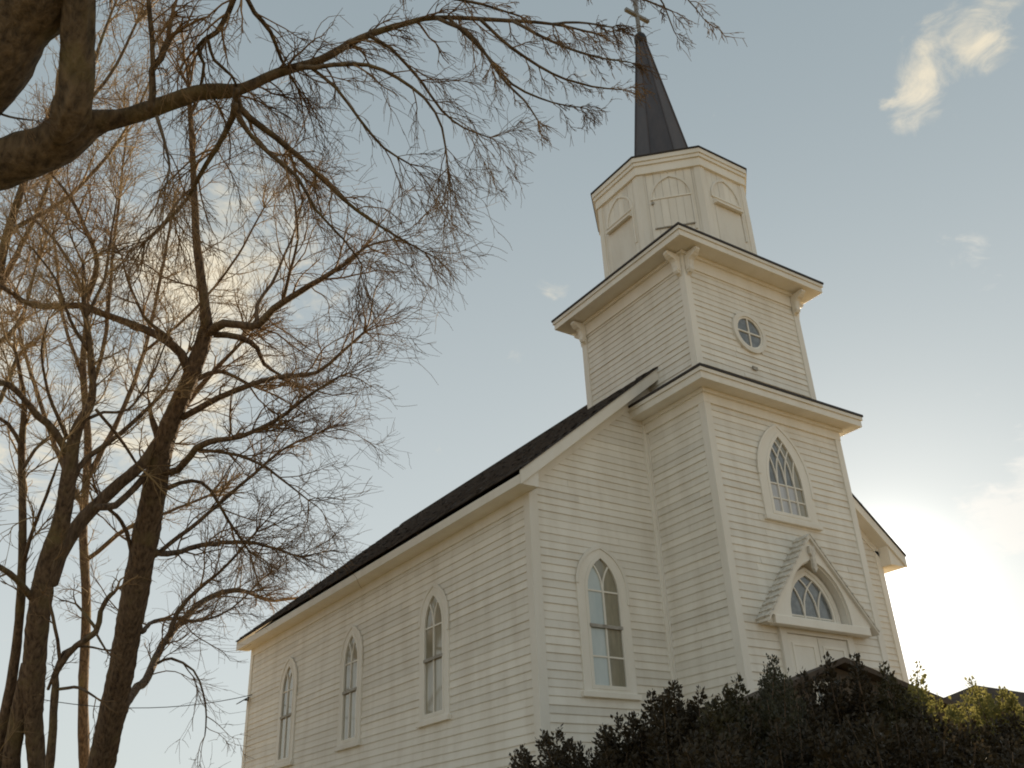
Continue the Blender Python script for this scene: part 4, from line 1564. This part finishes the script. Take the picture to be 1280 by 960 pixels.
# ------------------------------------------------------------------ sheds behind the hedge
def shed(label, apex_px, depth, half_w, length, rise, wall_h_drop, yaw, hip, win):
    ap = at(*apex_px, depth)
    gz = float(ground_z(ap[0], ap[1]))
    c, s = math.cos(yaw), math.sin(yaw)

    def W(u, v, z):          # u across the front, v back
        return (ap[0] + u * c - v * s, ap[1] + u * s + v * c, z)
    r = thing('shed', label, 'shed', (ap[0], ap[1], gz), 'small sheds behind the shrubs')
    ez = ap[2] - rise
    mb = MB()
    hw = half_w - .15
    zt = ez + (rise * .12)
    if hip:
        mb.prism([W(-hw, .12, gz - .3), W(hw, .12, gz - .3), W(hw, length, gz - .3), W(-hw, length, gz - .3)], [W(-hw, .12, ez), W(hw, .12, ez), W(hw, length, ez), W(-hw, length, ez)])
    else:
        g = [(-hw, gz - .3), (hw, gz - .3), (hw, ez + .02), (0, ap[2] - .1), (-hw, ez + .02)]
        mb.prism([W(u, .12, z) for u, z in g], [W(u, length, z) for u, z in g])
    wl = mb.build('wall', M['brownwall'], r)
    # vertical boards on the front
    nb = 12
    for q in range(nb):
        u0, u1 = -hw + 2 * hw * q / nb + .005, -hw + 2 * hw * (q + 1) / nb - .005
        um = (u0 + u1) / 2
        top = ez if hip else ez + (ap[2] - .12 - ez) * (1 - abs(um) / hw) - .05
        mb = MB()
        mb.prism([W(u0, .12, gz - .2), W(u1, .12, gz - .2), W(u1, .12, top), W(u0, .12, top)], [W(u0, .10, gz - .2), W(u1, .10, gz - .2), W(u1, .10, top), W(u0, .10, top)])
        mb.build('board', M['brownwall'], wl)
    mb = MB()
    t = .07
    if hip:
        e = [W(-half_w, -.1, ez), W(half_w, -.1, ez), W(half_w, length + .2, ez), W(-half_w, length + .2, ez)]
        e2 = [W(-half_w, -.1, ez + t), W(half_w, -.1, ez + t), W(half_w, length + .2, ez + t), W(-half_w, length + .2, ez + t)]
        k0, k1 = W(0, .9, ap[2]), W(0, length - .8, ap[2])
        mb.add(e + e2 + [k0, k1], [(3, 2, 1, 0), (0, 1, 5, 4), (1, 2, 6, 5), (2, 3, 7, 6), (3, 0, 4, 7), (4, 5, 8), (5, 6, 9, 8), (6, 7, 9), (7, 4, 8, 9)])
        mb.build('roof', M['brownroof'], r)
        mb = MB()
        mb.prism([W(-half_w - .02, -.12, ez - .1), W(half_w + .02, -.12, ez - .1), W(half_w + .02, length + .22, ez - .1), W(-half_w - .02, length + .22, ez - .1)],
                 [W(-half_w - .02, -.12, ez - .003), W(half_w + .02, -.12, ez - .003), W(half_w + .02, length + .22, ez - .003), W(-half_w - .02, length + .22, ez - .003)])
        mb.build('fascia', M['crosswood'], r)
    else:
        for sg in (-1, 1):
            mb = MB()
            pr = [(0, ap[2] - t), (0, ap[2]), (sg * half_w, ez), (sg * half_w, ez - t)]
            mb.prism([W(u, -.1, z) for u, z in pr], [W(u, length + .1, z) for u, z in pr])
            mb.build('roof', M['brownroof'], r)
    if win:
        u0, u1, z0, z1 = win
        z0, z1 = ap[2] + z0, ap[2] + z1
        mb = MB()
        outer = [(u0, z0), (u1, z0), (u1, z1), (u0, z1)]
        for a0, a1, b0, b1 in ((u0, u0 + .05, z0, z1), (u1 - .05, u1, z0, z1), (u0 + .051, u1 - .051, z0, z0 + .05), (u0 + .051, u1 - .051, z1 - .05, z1), ((u0 + u1) / 2 - .015, (u0 + u1) / 2 + .015, z0 + .051, z1 - .051)):
            mb.prism([W(a0, .10, b0), W(a1, .10, b0), W(a1, .10, b1), W(a0, .10, b1)], [W(a0, .06, b0), W(a1, .06, b0), W(a1, .06, b1), W(a0, .06, b1)])
        wf = mb.build('window', M['trim'], r)
        mb = MB()
        mb.prism([W(u0 + .04, .098, z0 + .04), W(u1 - .04, .098, z0 + .04), W(u1 - .04, .098, z1 - .04), W(u0 + .04, .098, z1 - .04)],
                 [W(u0 + .04, .085, z0 + .04), W(u1 - .04, .085, z0 + .04), W(u1 - .04, .085, z1 - .04), W(u0 + .04, .085, z1 - .04)])
        mb.build('pane', M['glass_grey'], wf)
    return r


shed('brown gabled shed with a small white window before the church door', (1050, 823), 12.4, 1.62, 2.4, .62, .5, -.35, False, (-.42, -.16, -.62, -.28))
shed('brown hip-roofed shed at the right edge behind the yellow-green shrub', (1222, 846), 15.5, 1.75, 3.2, .70, .5, -.95, True, None)


# ------------------------------------------------------------------ shrubs
def leaves_mesh(name, C, D, size, m, parent):
    """many small folded leaves: C centres, D headings"""
    n = len(C)
    D = D / (np.linalg.norm(D, axis=1)[:, None] + 1e-9)
    r = rng.normal(0, 1, (n, 3))
    S = np.cross(D, r)
    S /= np.linalg.norm(S, axis=1)[:, None] + 1e-9
    Nn = np.cross(S, D)
    l = size * rng.uniform(.6, 1.25, n)[:, None]
    w = l * .30
    V = np.stack((C, C + D * l * .5 + S * w + Nn * w * .35, C + D * l, C + D * l * .5 - S * w + Nn * w * .35), 1).reshape(-1, 3)
    b = np.arange(n)[:, None] * 4
    loops = (b + np.array([[0, 1, 2, 0, 2, 3]])).ravel()
    me = np_mesh(name, V, loops, np.arange(2 * n) * 3, np.full(2 * n, 3))
    me.materials.append(m)
    return link(name, me, parent)


def shrub(label, tops, depth, spread, nleaf, size, m, name='shrub', jun=False, low=.25, dens_tip=1.0):
    """tops: pixel (x, y) of the shoot tips that rise highest; shoots fill in between"""
    xs = [t[0] for t in tops]
    mid = at(sum(xs) / len(xs), 930, depth)
    gz = float(ground_z(mid[0], mid[1]))
    r = thing(name, label, 'shrub', (mid[0], mid[1], gz), 'shrubs along the front of the church')
    stems = Tubes()
    CC, DD = [], []
    tips = []
    for t in tops:
        dj = rng.uniform(-.25, .25)
        p = at(t[0], t[1], depth + dj)
        tips.append((p, 1.0))
    for _ in range(int(26 * spread)):
        t = tops[rng.integers(len(tops))]
        p = at(t[0] + rng.normal(0, 18), t[1] + abs(rng.normal(26, 26)) + 8, depth + rng.normal(0, .4))
        tips.append((p, 1.0))
    per = nleaf // len(tips)
    for p, _ in tips:
        base = Z3(mid[0] + (p[0] - mid[0]) * .45, mid[1] + (p[1] - mid[1]) * .45, gz)
        pts = []
        nseg = 9
        bend = rng.normal(0, .05, 3)
        for k in range(nseg):
            f = k / (nseg - 1)
            pts.append(base * (1 - f) + p * f + np.array((bend[0], bend[1], 0)) * math.sin(f * math.pi))
        pts = np.array(pts)
        stems.add(pts, np.linspace(.014, .003, nseg), 4)
        h = np.linalg.norm(p - base)
        f = low + (1 - low) * rng.random(per) ** .85
        idx = np.clip((f * (nseg - 1)).astype(int), 0, nseg - 2)
        fr = f * (nseg - 1) - idx
        ctr = pts[idx] * (1 - fr[:, None]) + pts[idx + 1] * fr[:, None]
        rad = (.16 if not jun else .20) * spread * (1.02 - f) ** .55 + .018
        a = rng.uniform(0, 2 * np.pi, per)
        rr = rad * np.sqrt(rng.uniform(.05, 1, per))
        # leaves sit in clumps on short side sprays
        clump = np.floor(f * 16)
        a = a * .5 + clump * 2.4 + rng.normal(0, .35, per)
        off = np.stack((np.cos(a) * rr, np.sin(a) * rr, rng.normal(0, .02, per)), 1)
        CC.append(ctr + off)
        dv = off * (2.2 if not jun else 1.2) + np.array((0, 0, .10 if not jun else .2)) + rng.normal(0, .07, (per, 3))
        DD.append(dv)
    stems.build('stem', M['bark2'], r)
    o = leaves_mesh('foliage', np.concatenate(CC), np.concatenate(DD), size, m, r)
    return r


shrub('small dark shrub tip leaning low against the church corner', [(643, 940), (650, 936), (662, 946), (655, 955)], 8.6, .7, 3300, 0.039, M['leaf_dark'])
shrub('dark loose-leaved shrub below the nave front corner', [(678, 918), (696, 914), (706, 930), (724, 934), (690, 938), (735, 944)], 8.4, 1.0, 10500, 0.039, M['leaf_dark'])
shrub('dark leafy shrub under the front gothic window', [(752, 910), (770, 898), (788, 896), (802, 894), (814, 892), (826, 900), (760, 925), (800, 915)], 8.2, 1.1, 15000, 0.041, M['leaf_dark'])
shrub('dark shrub with one tall leafy shoot at the tower corner', [(838, 854), (842, 858), (832, 872), (856, 880), (872, 866), (846, 884), (866, 892)], 8.0, 1.1, 15000, 0.041, M['leaf_dark'])
shrub('broad dark shrub with green-tipped sprays below the tower', [(920, 850), (905, 864), (890, 878), (914, 868), (930, 872), (900, 890)], 7.6, 1.2, 16500, 0.041, M['leaf_green'])
shrub('pointed dark juniper rising before the brown shed', [(963, 820), (958, 832), (968, 836), (954, 850), (974, 852), (964, 845), (962, 870), (950, 880), (980, 884)], 7.4, .95, 22500, 0.027, M['leaf_juniper'], name='juniper', jun=True)
shrub('dark rounded shrub with thin bare tips under the shed window', [(1000, 880), (1016, 886), (990, 890), (1034, 876), (1045, 872), (1028, 896)], 7.0, 1.3, 19500, 0.039, M['leaf_dark'])
shrub('dark twin-tipped shrub in front of the shed gable', [(1032, 824), (1034, 838), (1067, 822), (1068, 834), (1050, 876), (1036, 858), (1074, 858), (1080, 874), (1062, 878)], 7.2, .8, 18000, 0.036, M['leaf_dark'])
shrub('dark shrub beneath the bright right corner of the church', [(1110, 850), (1104, 836), (1120, 858), (1096, 860), (1128, 866), (1090, 872), (1136, 872)], 7.4, 1.1, 18000, 0.037, M['leaf_green'])
shrub('slender sunlit shrub with upright yellow-green sprays', [(1146, 830), (1140, 852), (1150, 850), (1158, 868), (1134, 862), (1166, 882)], 8.4, .8, 8250, 0.036, M['leaf_yellow'])
shrub('loose sunlit shrub with yellow-green leaves before the hip roof', [(1212, 852), (1204, 872), (1232, 872), (1252, 864), (1262, 872), (1190, 888), (1270, 886), (1240, 884)], 9.0, .8, 13500, 0.039, M['leaf_yellow'])
shrub('dark shrub filling the right corner of the hedge', [(1210, 905), (1240, 900), (1262, 896), (1285, 890), (1225, 915), (1190, 915), (1300, 900)], 7.6, 1.4, 19500, 0.039, M['leaf_dark'])
shrub('low dark shrub between the sunlit sprays', [(1150, 890), (1165, 896), (1180, 904), (1135, 896), (1200, 912)], 7.2, 1.2, 16500, 0.039, M['leaf_dark'])
shrub('dense near shrub at the lower middle of the hedge', [(880, 912), (910, 905), (940, 900), (970, 905), (1000, 910), (860, 922), (1030, 908), (920, 925), (980, 925)], 6.2, 1.5, 25500, 0.036, M['leaf_dark'])
shrub('dense near shrub at the lower right of the hedge', [(1060, 900), (1090, 895), (1120, 905), (1150, 920), (1180, 925), (1040, 912), (1220, 928), (1260, 925)], 6.0, 1.5, 25500, 0.036, M['leaf_dark'])
